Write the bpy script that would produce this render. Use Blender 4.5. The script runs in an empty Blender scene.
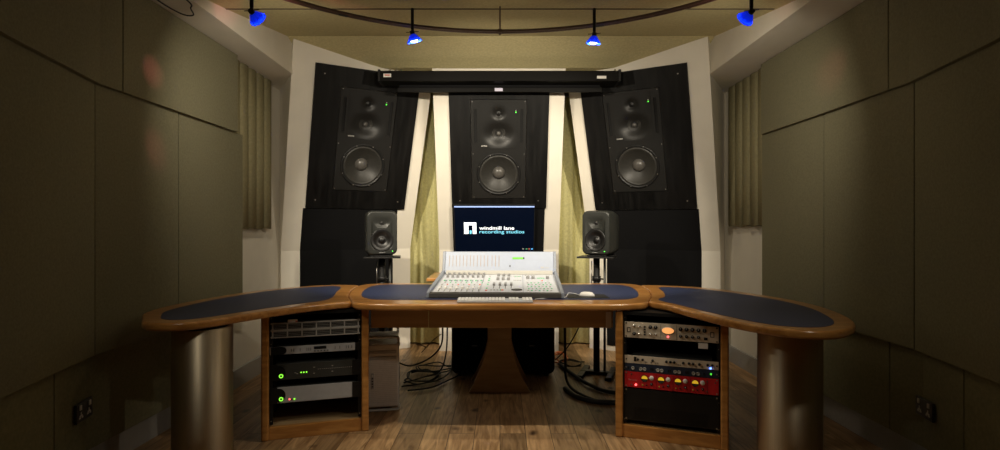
import bpy, bmesh, math, random
from mathutils import Vector, Matrix, Euler
random.seed(7)
C = bpy.context.scene.collection
R = math.radians
PI = math.pi

# ------------------------------------------------------------------ materials
MATS = {}
def new_mat(name):
    m = bpy.data.materials.new(name); m.use_nodes = True
    return m, m.node_tree.nodes, m.node_tree.links, m.node_tree.nodes['Principled BSDF']

def mat(name, col, rough=.5, metal=0., noise=0., nscale=40., bump=0., bscale=300., emit=None, estr=1., spec=None, coat=0., stretch=None, sheen=0.):
    if name in MATS: return MATS[name]
    m, N, L, b = new_mat(name)
    b.inputs['Base Color'].default_value = (*col, 1)
    b.inputs['Roughness'].default_value = rough
    b.inputs['Metallic'].default_value = metal
    if spec is not None: b.inputs['Specular IOR Level'].default_value = spec
    if coat: b.inputs['Coat Weight'].default_value = coat; b.inputs['Coat Roughness'].default_value = .15
    if sheen: b.inputs['Sheen Weight'].default_value = sheen
    if emit:
        b.inputs['Emission Color'].default_value = (*emit, 1); b.inputs['Emission Strength'].default_value = estr
    tc = N.new('ShaderNodeTexCoord')
    vec = tc.outputs['Object']
    if stretch:
        mp = N.new('ShaderNodeMapping'); mp.inputs['Scale'].default_value = stretch
        L.new(vec, mp.inputs['Vector']); vec = mp.outputs['Vector']
    if noise:
        n = N.new('ShaderNodeTexNoise'); n.inputs['Scale'].default_value = nscale; n.inputs['Detail'].default_value = 5
        L.new(vec, n.inputs['Vector'])
        r = N.new('ShaderNodeMapRange'); r.inputs['From Min'].default_value = .3; r.inputs['From Max'].default_value = .7
        r.inputs['To Min'].default_value = 1 - noise; r.inputs['To Max'].default_value = 1 + noise
        L.new(n.outputs['Fac'], r.inputs['Value'])
        mx = N.new('ShaderNodeVectorMath'); mx.operation = 'SCALE'; mx.inputs[0].default_value = col
        L.new(r.outputs['Result'], mx.inputs['Scale']); L.new(mx.outputs['Vector'], b.inputs['Base Color'])
    if bump:
        n2 = N.new('ShaderNodeTexNoise'); n2.inputs['Scale'].default_value = bscale; n2.inputs['Detail'].default_value = 3
        L.new(vec, n2.inputs['Vector'])
        bp = N.new('ShaderNodeBump'); bp.inputs['Strength'].default_value = bump; bp.inputs['Distance'].default_value = .002
        L.new(n2.outputs['Fac'], bp.inputs['Height']); L.new(bp.outputs['Normal'], b.inputs['Normal'])
    MATS[name] = m
    return m

def wood_mat(name, dark, light, stretch=(3, 40, 40), rough=.3, coat=.4, spec=.5):
    m, N, L, b = new_mat(name)
    tc = N.new('ShaderNodeTexCoord'); mp = N.new('ShaderNodeMapping'); mp.inputs['Scale'].default_value = stretch
    L.new(tc.outputs['Object'], mp.inputs['Vector'])
    n = N.new('ShaderNodeTexNoise'); n.inputs['Scale'].default_value = 1.; n.inputs['Detail'].default_value = 8; n.inputs['Distortion'].default_value = .6
    L.new(mp.outputs['Vector'], n.inputs['Vector'])
    cr = N.new('ShaderNodeValToRGB'); cr.color_ramp.elements[0].position = .35; cr.color_ramp.elements[1].position = .68
    cr.color_ramp.elements[0].color = (*dark, 1); cr.color_ramp.elements[1].color = (*light, 1)
    L.new(n.outputs['Fac'], cr.inputs['Fac']); L.new(cr.outputs['Color'], b.inputs['Base Color'])
    b.inputs['Roughness'].default_value = rough
    b.inputs['Coat Weight'].default_value = coat; b.inputs['Coat Roughness'].default_value = .2
    b.inputs['Specular IOR Level'].default_value = spec
    return m

def floor_mat():
    m, N, L, b = new_mat('oak_planks')
    tc = N.new('ShaderNodeTexCoord'); mp = N.new('ShaderNodeMapping'); mp.inputs['Rotation'].default_value = (0, 0, PI/2)
    L.new(tc.outputs['Object'], mp.inputs['Vector'])
    br = N.new('ShaderNodeTexBrick'); br.inputs['Scale'].default_value = 1
    br.inputs['Brick Width'].default_value = 1.35; br.inputs['Row Height'].default_value = .145
    br.inputs['Mortar Size'].default_value = .0016; br.inputs['Mortar Smooth'].default_value = .1; br.inputs['Bias'].default_value = 0
    br.offset = .37; br.inputs['Color1'].default_value = (.26, .26, .26, 1); br.inputs['Color2'].default_value = (1, 1, 1, 1); br.inputs['Mortar'].default_value = (.0, .0, .0, 1)
    L.new(mp.outputs['Vector'], br.inputs['Vector'])
    # grain
    mp2 = N.new('ShaderNodeMapping'); mp2.inputs['Scale'].default_value = (22, 2.2, 1)
    L.new(tc.outputs['Object'], mp2.inputs['Vector'])
    ad = N.new('ShaderNodeVectorMath'); ad.operation = 'MULTIPLY_ADD'
    L.new(br.outputs['Color'], ad.inputs[0]); ad.inputs[1].default_value = (13, 9, 5); L.new(mp2.outputs['Vector'], ad.inputs[2])
    g = N.new('ShaderNodeTexNoise'); g.inputs['Scale'].default_value = 1.3; g.inputs['Detail'].default_value = 8; g.inputs['Distortion'].default_value = 1.4
    L.new(ad.outputs['Vector'], g.inputs['Vector'])
    cr = N.new('ShaderNodeValToRGB'); cr.color_ramp.elements[0].position = .28; cr.color_ramp.elements[1].position = .72
    cr.color_ramp.elements[0].color = (.22, .115, .045, 1); cr.color_ramp.elements[1].color = (.66, .42, .21, 1)
    L.new(g.outputs['Fac'], cr.inputs['Fac'])
    # plank tone
    tone = N.new('ShaderNodeMapRange'); tone.inputs['To Min'].default_value = .5; tone.inputs['To Max'].default_value = 1.05
    tone.inputs['From Min'].default_value = .26
    L.new(br.outputs['Color'], tone.inputs['Value'])
    mx = N.new('ShaderNodeVectorMath'); mx.operation = 'SCALE'
    L.new(cr.outputs['Color'], mx.inputs[0]); L.new(tone.outputs['Result'], mx.inputs['Scale'])
    # knots
    mp3 = N.new('ShaderNodeMapping'); mp3.inputs['Scale'].default_value = (5.2, 3.4, 1)
    L.new(tc.outputs['Object'], mp3.inputs['Vector'])
    nd = N.new('ShaderNodeTexNoise'); nd.inputs['Scale'].default_value = 9
    L.new(tc.outputs['Object'], nd.inputs['Vector'])
    ad2 = N.new('ShaderNodeVectorMath'); ad2.operation = 'MULTIPLY_ADD'; ad2.inputs[1].default_value = (.25, .25, 0)
    L.new(nd.outputs['Color'], ad2.inputs[0]); L.new(mp3.outputs['Vector'], ad2.inputs[2])
    vo = N.new('ShaderNodeTexVoronoi'); vo.inputs['Scale'].default_value = 1; vo.inputs['Randomness'].default_value = 1
    L.new(ad2.outputs['Vector'], vo.inputs['Vector'])
    kr = N.new('ShaderNodeValToRGB'); kr.color_ramp.elements[0].position = .05; kr.color_ramp.elements[1].position = .17
    kr.color_ramp.elements[0].color = (.12, .08, .05, 1); kr.color_ramp.elements[1].color = (1, 1, 1, 1)
    L.new(vo.outputs['Distance'], kr.inputs['Fac'])
    mk = N.new('ShaderNodeVectorMath'); mk.operation = 'MULTIPLY'
    L.new(mx.outputs['Vector'], mk.inputs[0]); L.new(kr.outputs['Color'], mk.inputs[1])
    # seams
    sm = N.new('ShaderNodeMix'); sm.data_type = 'RGBA'
    L.new(br.outputs['Fac'], sm.inputs['Factor']); L.new(mk.outputs['Vector'], sm.inputs['A']); sm.inputs['B'].default_value = (.04, .022, .01, 1)
    L.new(sm.outputs['Result'], b.inputs['Base Color'])
    b.inputs['Roughness'].default_value = .42
    bp = N.new('ShaderNodeBump'); bp.inputs['Strength'].default_value = .3; bp.inputs['Distance'].default_value = .002; bp.invert = True
    L.new(br.outputs['Fac'], bp.inputs['Height']); L.new(bp.outputs['Normal'], b.inputs['Normal'])
    return m

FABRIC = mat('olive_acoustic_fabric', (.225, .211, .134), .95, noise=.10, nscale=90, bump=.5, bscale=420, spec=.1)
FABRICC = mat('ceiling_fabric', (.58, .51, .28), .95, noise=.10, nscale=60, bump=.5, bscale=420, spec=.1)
FABRICD = mat('recess_fabric', (.25, .24, .145), .95, noise=.12, nscale=60, bump=.4, bscale=420, spec=.1)
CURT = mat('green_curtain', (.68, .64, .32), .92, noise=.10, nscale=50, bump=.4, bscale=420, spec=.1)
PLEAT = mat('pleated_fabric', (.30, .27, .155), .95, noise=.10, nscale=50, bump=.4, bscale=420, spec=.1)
WHITE = mat('white_plaster', (.76, .715, .62), .7, noise=.03, nscale=6, bump=.15, bscale=60, spec=.3)
GREYB = mat('grey_skirting', (.36, .35, .33), .55, noise=.04)
BLKWOOD = wood_mat('black_stained_ash', (.0012, .0012, .0012), (.007, .0068, .0064), (22, 3, 3), .45, .0, .22)
BLKFAB = mat('black_cloth', (.007, .007, .0075), .95, bump=.5, bscale=500, spec=.1)
BLK = mat('black_paint', (.009, .009, .009), .45, noise=.1, spec=.3)
BLKP = mat('black_plastic', (.010, .010, .010), .4, noise=.08, spec=.3)
BLKR = mat('black_rubber', (.012, .011, .011), .6, noise=.1)
SPKPL = mat('speaker_front_black', (.012, .0118, .011), .40, noise=.06, spec=.3)
CONE = mat('woofer_cone', (.028, .027, .024), .42, noise=.15, nscale=60, spec=.3)
CAP = mat('dust_cap', (.075, .07, .063), .35, noise=.1)
GENBODY = mat('dark_grey_enamel', (.022, .0235, .021), .38, noise=.06, spec=.4)
GENCONE = mat('nearfield_cone', (.006, .006, .006), .4, noise=.1)
DESKW = wood_mat('varnished_cherry', (.37, .155, .035), (.58, .285, .08), (5, 30, 30), .28, .5)
DESKD = wood_mat('cherry_panel', (.42, .28, .14), (.52, .36, .19), (3, 3, 26), .45, .1)
INLAY = mat('navy_leather', (.026, .036, .088), .5, noise=.15, nscale=120, bump=.4, bscale=500)
STEEL = mat('brushed_steel', (.64, .56, .42), .56, metal=1, noise=.05, nscale=3, stretch=(60, 60, 1.5))
_b = STEEL.node_tree.nodes['Principled BSDF']; _b.inputs['Anisotropic'].default_value = .85; _b.inputs['Anisotropic Rotation'].default_value = .25
_t = STEEL.node_tree.nodes.new('ShaderNodeTangent'); _t.direction_type = 'RADIAL'; _t.axis = 'Z'
STEEL.node_tree.links.new(_t.outputs[0], _b.inputs['Tangent'])
ALU = mat('brushed_aluminium', (.72, .71, .70), .45, metal=0, noise=.05)
SILV = mat('silver_paint', (.42, .43, .45), .4, metal=.0, noise=.04)
DSILV = mat('dull_silver', (.40, .39, .37), .45, metal=.15, noise=.08)
CONS = mat('console_white', (.31, .35, .44), .4, noise=.02)
CONSS = mat('console_white_lightened', (.50, .52, .56), .4, noise=.03)  # console white lightened in colour where the flat top catches less light
CONS2 = mat('console_grey', (.22, .245, .29), .4, noise=.03)
CONSD = mat('console_charcoal', (.05, .047, .042), .5, noise=.1)
CREAM = mat('console_cream', (.40, .39, .36), .4, noise=.02)
WPL = mat('white_plastic', (.80, .79, .76), .35, noise=.02)
CARD = mat('white_card', (.75, .73, .70), .7, noise=.04)
KNB = mat('knob_grey', (.26, .26, .26), .35, metal=.2, noise=.05)
DKGREY = mat('dark_grey_metal', (.07, .072, .068), .45, metal=.3, noise=.08)
BEIGE = mat('champagne_panel', (.62, .53, .41), .45, metal=0, noise=.05)
NAVYP = mat('navy_panel', (.018, .028, .055), .4, noise=.08)
REDP = mat('red_panel', (.55, .016, .022), .35, noise=.04)
CHROME = mat('chrome', (.75, .75, .75), .2, metal=1, noise=.03)
SCREW = mat('screw_steel', (.45, .43, .4), .35, metal=.9, noise=.05)
def glass_mat():
    m, N, L, b = new_mat('cobalt_glass')
    b.inputs['Base Color'].default_value = (.02, .08, .9, 1); b.inputs['Roughness'].default_value = .12
    b.inputs['Emission Color'].default_value = (.008, .05, 1, 1); b.inputs['Emission Strength'].default_value = .42
    tr = N.new('ShaderNodeBsdfTranslucent'); tr.inputs['Color'].default_value = (.05, .16, 1, 1)
    mx = N.new('ShaderNodeMixShader'); mx.inputs[0].default_value = .5
    L.new(b.outputs[0], mx.inputs[1]); L.new(tr.outputs[0], mx.inputs[2]); L.new(mx.outputs[0], N['Material Output'].inputs['Surface'])
    return m
BLUEG = glass_mat()
BULB = mat('lit_bulb', (1, .9, .8), .3, emit=(1, .82, .62), estr=10, noise=.01)
GREEN = mat('green_led', (.1, .8, .1), .4, emit=(.12, 1, .06), estr=.9, noise=.01)
LGREEN = mat('green_ring_led', (.2, .8, .1), .4, emit=(.28, 1, .05), estr=1.4, noise=.01)
RED = mat('red_led', (.9, .1, .1), .4, emit=(1, .12, .12), estr=2.5, noise=.01)
BLUE = mat('blue_led', (.1, .2, 1), .4, emit=(.12, .25, 1), estr=5, noise=.01)
AMBER = mat('amber_meter', (.9, .5, .2), .4, emit=(1, .40, .12), estr=.85, noise=.1, nscale=60)
YEL = mat('yellow_meter', (.9, .6, .05), .4, emit=(1, .58, .03), estr=.45, noise=.05)
SCRDARK = mat('screen_navy', (.002, .004, .012), .25, emit=(.002, .006, .022), estr=.15, noise=.01, spec=.05)
SCRBLUE = mat('screen_menu_bar', (.3, .4, .7), .3, emit=(.32, .45, .85), estr=1.0, noise=.01)
SCRWHITE = mat('screen_white', (.8, .8, .8), .3, emit=(.9, .95, 1), estr=1.1, noise=.01)
SCRCYAN = mat('screen_cyan', (.2, .6, .8), .3, emit=(.15, .60, .80), estr=.8, noise=.01)
LBUT = mat('green_button', (.12, .45, .22), .4, noise=.05)
RBUT = mat('red_button', (.7, .16, .12), .4, noise=.05)
GBUT = mat('grey_button', (.38, .38, .38), .4, noise=.05)
DGREEN = mat('green_display', (.1, .4, .02), .4, emit=(.12, .5, .03), estr=.45, noise=.3, nscale=200)
OAK = floor_mat()
HOUS = mat('housing_black', (.005, .0046, .004), .5, noise=.1, spec=.1)
RAIL = mat('bronze_rail', (.16, .12, .10), .35, metal=.8, noise=.1)
PCAB = mat('orange_cable_jacket', (.5, .12, .03), .5, noise=.1)

# ------------------------------------------------------------------ mesh helpers
def bmnew(): return bmesh.new()
def add_box(bm, lo, hi, M=None):
    x0, y0, z0 = lo; x1, y1, z1 = hi
    vs = [bm.verts.new(p) for p in ((x0,y0,z0),(x1,y0,z0),(x1,y1,z0),(x0,y1,z0),(x0,y0,z1),(x1,y0,z1),(x1,y1,z1),(x0,y1,z1))]
    if M:
        for v in vs: v.co = M @ v.co
    for f in ((0,3,2,1),(4,5,6,7),(0,1,5,4),(1,2,6,5),(2,3,7,6),(3,0,4,7)): bm.faces.new([vs[i] for i in f])
def cbox(bm, c, s, M=None):
    add_box(bm, [c[i]-s[i]/2 for i in range(3)], [c[i]+s[i]/2 for i in range(3)], M)
def add_lathe(bm, prof, M=None, n=24, smooth=True):
    """prof: (r, z) list revolved about local z"""
    rings = []
    for r, z in prof:
        if r < 1e-6: rings.append([bm.verts.new((0, 0, z))])
        else: rings.append([bm.verts.new((r*math.cos(2*PI*i/n), r*math.sin(2*PI*i/n), z)) for i in range(n)])
    if M:
        for rg in rings:
            for v in rg: v.co = M @ v.co
    for a, b in zip(rings, rings[1:]):
        for i in range(n):
            j = (i+1) % n
            if len(a) == 1 and len(b) == 1: continue
            if len(a) == 1: f = bm.faces.new((a[0], b[i], b[j]))
            elif len(b) == 1: f = bm.faces.new((a[i], b[0], a[j]))
            else: f = bm.faces.new((a[i], b[i], b[j], a[j]))
            f.smooth = smooth
def add_cyl(bm, r, z0, z1, M=None, n=20, r1=None, smooth=True):
    r1 = r if r1 is None else r1
    add_lathe(bm, [(0, z0), (r, z0)], M, n, False); add_lathe(bm, [(r, z0), (r1, z1)], M, n, smooth); add_lathe(bm, [(r1, z1), (0, z1)], M, n, False)
def cyl_between(bm, a, b, r, n=12, r1=None):
    a = Vector(a); b = Vector(b); d = b-a
    M = Matrix.Translation(a) @ d.to_track_quat('Z', 'Y').to_matrix().to_4x4()
    add_cyl(bm, r, 0, d.length, M, n, r1)
def catmull(pts, k=8, closed=False):
    P = [Vector(p) for p in pts]; n = len(P); out = []
    rng = range(n) if closed else range(n-1)
    for i in rng:
        if closed: p0, p1, p2, p3 = P[(i-1) % n], P[i], P[(i+1) % n], P[(i+2) % n]
        else: p0, p1, p2, p3 = P[max(i-1, 0)], P[i], P[i+1], P[min(i+2, n-1)]
        for j in range(k):
            t = j/k
            out.append(.5*((2*p1)+(-p0+p2)*t+(2*p0-5*p1+4*p2-p3)*t*t+(-p0+3*p1-3*p2+p3)*t**3))
    if not closed: out.append(P[-1])
    return out
def add_tube(bm, pts, r, n=8, sx=1., closed=False):
    rings = []
    N = len(pts)
    for i, p in enumerate(pts):
        if closed: d = pts[(i+1) % N]-pts[i-1]
        else: d = pts[min(i+1, N-1)]-pts[max(i-1, 0)]
        q = d.to_track_quat('Z', 'Y')
        rings.append([bm.verts.new(p + q @ Vector((r*sx*math.cos(2*PI*k/n), r*math.sin(2*PI*k/n), 0))) for k in range(n)])
    pairs = list(zip(rings, rings[1:])) + ([(rings[-1], rings[0])] if closed else [])
    for a, b in pairs:
        for k in range(n):
            f = bm.faces.new((a[k], a[(k+1) % n], b[(k+1) % n], b[k])); f.smooth = True
    if not closed:
        bm.faces.new(rings[0][::-1]); bm.faces.new(rings[-1])
def add_prism(bm, poly, z0, z1, M=None):
    """poly of (x, y) extruded along z"""
    a = [bm.verts.new((x, y, z0)) for x, y in poly]; b = [bm.verts.new((x, y, z1)) for x, y in poly]
    if M:
        for v in a+b: v.co = M @ v.co
    bm.faces.new(a[::-1]); bm.faces.new(b)
    n = len(poly)
    for i in range(n): bm.faces.new((a[i], a[(i+1) % n], b[(i+1) % n], b[i]))
def fix(bm):
    bmesh.ops.remove_doubles(bm, verts=bm.verts, dist=1e-6)
    bmesh.ops.recalc_face_normals(bm, faces=bm.faces)
def obj(name, bm, material, parent=None, bevel=0, seg=2, recalc=True, smooth=False):
    if recalc: fix(bm)
    me = bpy.data.meshes.new(name); bm.to_mesh(me); bm.free()
    me.materials.append(material)
    if smooth:
        for p in me.polygons: p.use_smooth = True
    o = bpy.data.objects.new(name, me); C.objects.link(o)
    if parent: o.parent = parent
    if bevel:
        md = o.modifiers.new('Bevel', 'BEVEL'); md.width = bevel; md.segments = seg; md.limit_method = 'ANGLE'; md.angle_limit = R(40)
    return o
def tag(o, label, cat, group=None, kind=None):
    o['label'] = label
    if cat: o['category'] = cat
    if group: o['group'] = group
    if kind: o['kind'] = kind
    return o
def struct(name, bm, m, bevel=0):
    o = obj(name, bm, m, None, bevel); o['kind'] = 'structure'; return o
def thing(name, label, cat, loc=(0,0,0), rot=(0,0,0), group=None):
    o = bpy.data.objects.new(name, None); C.objects.link(o)
    o.location = loc; o.rotation_euler = rot; o.empty_display_size = .1
    return tag(o, label, cat, group)
def copy_tree(o, parent=None):
    c = o.copy(); C.objects.link(c)
    if parent: c.parent = parent
    for ch in list(o.children): copy_tree(ch, c)
    return c
FACE = Matrix.Rotation(R(90), 4, 'X')      # local z of a lathe points to -y (towards the viewer)
def at(x, y, z): return Matrix.Translation((x, y, z)) @ FACE
def text_mesh(name, s, size, material, parent, M, depth=.0006, offset=0., width=None):
    cu = bpy.data.curves.new(name, 'FONT'); cu.body = s; cu.size = size; cu.extrude = depth; cu.offset = offset
    t = bpy.data.objects.new(name, cu); C.objects.link(t)
    dg = bpy.context.evaluated_depsgraph_get(); dg.update()
    me = bpy.data.meshes.new_from_object(t.evaluated_get(dg))
    bpy.data.objects.remove(t)
    xs = [v.co.x for v in me.vertices]; w = max(xs)-min(xs); x0 = min(xs)
    k = (width/w) if width else 1
    for v in me.vertices: v.co = M @ Vector(((v.co.x-x0)*k, v.co.y, v.co.z))
    me.materials.clear(); me.materials.append(material)
    o = bpy.data.objects.new(name, me); C.objects.link(o); o.parent = parent
    return o

# ------------------------------------------------------------------ room shell
def lerp(a, b, t): return a+(b-a)*t
LW = [(-1.86, 4.05), (-1.87, 3.26), (-1.88, 2.60), (-1.73, 1.94), (-1.52, 1.25), (-1.30, .5), (-1.2, -.4), (-1.2, -1.3)]
RW = [(1.955, 4.18), (1.965, 3.40), (1.96, 2.65), (1.84, 2.06), (1.62, 1.35), (1.4, .5), (1.3, -.4), (1.3, -1.3)]
CEIL = [(-1.3, 2.42), (2.6, 2.42), (3.0, 2.432), (3.35, 2.486), (4.33, 2.655), (4.75, 2.53), (6.0, 2.53)]
def ceil_z(y):
    for (a, za), (b, zb) in zip(CEIL, CEIL[1:]):
        if a <= y <= b: return lerp(za, zb, (y-a)/(b-a))
    return 2.53

bm = bmnew(); add_box(bm, (-3.0, -1.6, -.1), (3.0, 6.1, 0)); struct('floor', bm, OAK)

bm = bmnew()
rows = []
fine = []
for (a, za), (b, zb) in zip(CEIL, CEIL[1:]):
    n = max(1, int((b-a)/.2))
    for i in range(n): fine.append((lerp(a, b, i/n), lerp(za, zb, i/n) ))
fine.append(CEIL[-1])
for y, z in fine:
    rows.append([bm.verts.new((x, y, z)) for x in (-3, 3)])
for a, b in zip(rows, rows[1:]): bm.faces.new((a[0], b[0], b[1], a[1]))
top = [bm.verts.new(p) for p in ((-3, -1.3, 3.0), (3, -1.3, 3.0), (3, 6, 3.0), (-3, 6, 3.0))]
bm.faces.new(top)
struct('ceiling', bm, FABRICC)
# stitched seams across the ceiling fabric
for i, (y, w) in enumerate(((3.35, .006), (4.33, .004))):
    bm = bmnew(); add_box(bm, (-1.64, y-w, ceil_z(y)-.004), (1.64, y+w, ceil_z(y)+.012))
    struct('trim_%d' % (i+1), bm, FABRICC if i else mat('seam_brown', (.10, .075, .045), .9, noise=.05))

def wall_poly(pts, off, z0, z1, thick, bm):
    """vertical wall run following pts, displaced outwards by off"""
    side = -1 if pts[0][0] < 0 else 1
    P = [Vector((x, y)) for x, y in pts]
    out = []
    for i, p in enumerate(P):
        a = P[max(i-1, 0)]; b = P[min(i+1, len(P)-1)]
        d = (b-a).normalized(); nrm = Vector((d.y, -d.x)) * (1 if side < 0 else -1)
        if nrm.x*side < 0: nrm = -nrm
        out.append((p+nrm*off, p+nrm*(off+thick)))
    for (a0, a1), (b0, b1) in zip(out, out[1:]):
        vs = [bm.verts.new((*q, z)) for q in (a0, b0, b1, a1) for z in (z0, z1)]
        idx = ((0,2,3,1),(2,4,5,3),(4,6,7,5),(6,0,1,7),(0,6,4,2),(1,3,5,7))
        for f in idx: bm.faces.new([vs[i] for i in f])
LWX = [(-1.93, 6.0), (-1.93, 4.40)] + LW ; RWX = [(2.02, 6.0), (2.02, 4.5)] + RW
bm = bmnew(); wall_poly([(-1.91, 6.0), (-1.91, 4.06)]+[(x-.05, y) for x, y in LW[1:]], .04, 0, 2.75, .1, bm); struct('wall_left', bm, WHITE)
bm = bmnew(); wall_poly([(2.0, 6.0), (2.0, 4.19)]+[(x+.05, y) for x, y in RW[1:]], .04, 0, 2.75, .1, bm); struct('wall_right', bm, WHITE)
bm = bmnew(); add_box(bm, (-2.1, 5.75, 0), (2.2, 5.85, 2.6)); struct('wall_back', bm, WHITE)
bm = bmnew(); add_box(bm, (-2.0, -1.45, 0), (2.0, -1.35, 2.75)); struct('wall_front', bm, FABRIC)
# skirting boards
bm = bmnew(); wall_poly([(-1.91, 5.7), (-1.91, 4.06)]+[(x-.05, y) for x, y in LW[1:]], .018, 0, .135, .022, bm); struct('baseboard_left', bm, GREYB)
bm = bmnew(); wall_poly([(2.0, 5.7), (2.0, 4.19)]+[(x+.05, y) for x, y in RW[1:]], .018, 0, .135, .022, bm); struct('baseboard_right', bm, GREYB)

# white beams along both side walls (soffit z 2.39)
def beam(s, xi, xo, n):
    bm = bmnew()
    ys = [1.3, 2.2, 3.0, 3.35, 3.9, 4.33, 4.75, 5.2]
    # beam spreads with the wall only in the part behind the view
    rings = []
    for y in ys:
        zt = ceil_z(y)+.03
        rings.append([bm.verts.new((s*xi, y, 2.39)), bm.verts.new((s*xo, y, 2.39)), bm.verts.new((s*xo, y, zt)), bm.verts.new((s*xi, y, zt))])
    for a, b in zip(rings, rings[1:]):
        for k in range(4): bm.faces.new((a[k], a[(k+1) % 4], b[(k+1) % 4], b[k]))
    bm.faces.new(rings[0]); bm.faces.new(rings[-1][::-1])
    o = struct('trim_%d' % n, bm, WHITE)
beam(-1, 1.642, 1.96, 3); beam(1, 1.66, 2.06, 4)

# ------------------------------------------------------------------ fabric wall panels
def seg_pts(W, ya, yb):
    """part of polyline W between depths ya > yb"""
    def x_at(y):
        for (xa, a), (xb, b) in zip(W, W[1:]):
            if b <= y <= a: return lerp(xa, xb, (a-y)/(a-b))
        return W[0][0]
    ys = [ya]+[p[1] for p in W if yb+.01 < p[1] < ya-.01]+[yb]
    return [(x_at(y), y) for y in ys]
def panel(W, ya, yb, z0, z1, off, thick, label, group, m=FABRIC, name='acoustic_panel'):
    bm = bmnew(); wall_poly(seg_pts(W, ya-.001, yb+.001), off, z0, z1, thick, bm)
    bmesh.ops.remove_doubles(bm, verts=bm.verts, dist=1e-5)
    o = obj(name, bm, m, None, .0015, 2); tag(o, label, 'wall panel', group)
    return o
G1 = 'fabric panels of the side walls'
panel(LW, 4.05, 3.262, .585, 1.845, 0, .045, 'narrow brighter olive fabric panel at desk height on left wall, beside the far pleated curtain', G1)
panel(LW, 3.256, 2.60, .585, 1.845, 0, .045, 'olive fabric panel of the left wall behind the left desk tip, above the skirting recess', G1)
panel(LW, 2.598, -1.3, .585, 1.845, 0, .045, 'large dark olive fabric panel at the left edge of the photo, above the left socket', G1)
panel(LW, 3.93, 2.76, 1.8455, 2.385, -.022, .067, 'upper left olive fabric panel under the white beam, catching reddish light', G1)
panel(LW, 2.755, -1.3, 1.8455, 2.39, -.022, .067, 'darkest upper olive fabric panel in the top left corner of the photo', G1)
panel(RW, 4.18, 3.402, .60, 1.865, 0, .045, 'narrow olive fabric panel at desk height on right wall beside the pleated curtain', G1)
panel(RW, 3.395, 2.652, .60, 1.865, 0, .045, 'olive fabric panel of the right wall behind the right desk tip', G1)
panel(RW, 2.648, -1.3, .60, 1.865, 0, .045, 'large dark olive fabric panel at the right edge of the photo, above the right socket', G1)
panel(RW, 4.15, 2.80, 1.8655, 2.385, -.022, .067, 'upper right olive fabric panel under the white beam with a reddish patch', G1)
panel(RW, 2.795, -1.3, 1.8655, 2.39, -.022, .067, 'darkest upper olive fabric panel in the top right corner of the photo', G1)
G2 = 'recessed fabric strips below the side panels'
panel(LW, 3.30, 2.35, .14, .583, .04, .03, 'recessed dark green fabric strip carrying the left wall socket', G2, FABRICD, 'fabric_strip')
panel(LW, 2.345, -1.3, .14, .583, .04, .03, 'recessed dark green fabric strip low in the bottom left corner', G2, FABRICD, 'fabric_strip')
panel(RW, 3.70, 2.88, .14, .598, .04, .03, 'recessed dark green fabric strip just behind the right steel column', G2, FABRICD, 'fabric_strip')
panel(RW, 2.875, 2.35, .14, .598, .04, .03, 'recessed dark green fabric strip carrying the right wall socket', G2, FABRICD, 'fabric_strip')
panel(RW, 2.345, -1.3, .14, .598, .04, .03, 'recessed dark green fabric strip low in the bottom right corner', G2, FABRICD, 'fabric_strip')

# pleated wall curtains beside the speaker wall
def pleats(s, xw, y0, y1, z0, z1, label):
    bm = bmnew(); n = 5
    prof = []
    per = (y1-y0)/n
    for i in range(n):
        y = y0+i*per
        prof += [(xw-.012, y), (xw-.034, y+per*.10), (xw-.040, y+per*.45), (xw-.030, y+per*.85), (xw-.010, y+per*.97)]
    prof.append((xw-.012, y1)); prof = [Vector((x, y, 0)) for x, y in prof]
    prof = catmull(prof, 3)
    a = []
    for p in prof:
        wob = .008*math.sin(p.y*31)
        a.append([bm.verts.new((s*p.x, p.y, z)) for z in (z0+wob, lerp(z0, z1, .5), z1)])
    b = [[bm.verts.new((s*(xw+.012), p.y, z)) for z in (z0, lerp(z0, z1, .5), z1)] for p in prof]
    for k in range(len(prof)-1):
        for j in (0, 1):
            f = bm.faces.new((a[k][j], a[k+1][j], a[k+1][j+1], a[k][j+1])); f.smooth = True
            bm.faces.new((b[k][j], b[k+1][j], b[k+1][j+1], b[k][j+1]))
        bm.faces.new((a[k][0], a[k+1][0], b[k+1][0], b[k][0])); bm.faces.new((a[k][2], a[k+1][2], b[k+1][2], b[k][2]))
    for k in (0, -1):
        for j in (0, 1): bm.faces.new((a[k][j], a[k][j+1], b[k][j+1], b[k][j]))
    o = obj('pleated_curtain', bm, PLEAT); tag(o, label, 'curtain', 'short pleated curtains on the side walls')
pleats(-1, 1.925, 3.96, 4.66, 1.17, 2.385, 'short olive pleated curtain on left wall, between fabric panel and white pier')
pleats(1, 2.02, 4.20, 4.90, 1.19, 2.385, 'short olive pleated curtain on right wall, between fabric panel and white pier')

# wall sockets
def socket(x, y, z, rz, label):
    t = thing('wall_socket', label, 'socket', (x, y, z), (0, 0, rz), 'black double wall sockets')
    bm = bmnew(); cbox(bm, (0, -.006, 0), (.146, .012, .086)); obj('plate', bm, mat('socket_black', (.02, .018, .016), .35, noise=.05), t, .003)
    for s in (-1, 1):
        bm = bmnew()
        cx = s*.036
        cbox(bm, (cx, -.0125, -.005), (.007, .0015, .014)); cbox(bm, (cx-.011, -.0125, -.022), (.013, .0015, .008)); cbox(bm, (cx+.011, -.0125, -.022), (.013, .0015, .008))
        cbox(bm, (cx, -.0125, -.014), (.026, .0015, .006))
        obj('socket_insert', bm, CARD, t)
        bm = bmnew(); cbox(bm, (cx+s*.006, -.0135, .024), (.016, .005, .022)); obj('switch', bm, CARD, t, .001)
    return t
socket(-1.903, 2.55, .345, R(102.8), 'black double wall socket in the recess low on the left wall')
socket(1.984, 2.605, .335, R(-101.5), 'black double wall socket in the recess low on the right wall')

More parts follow.
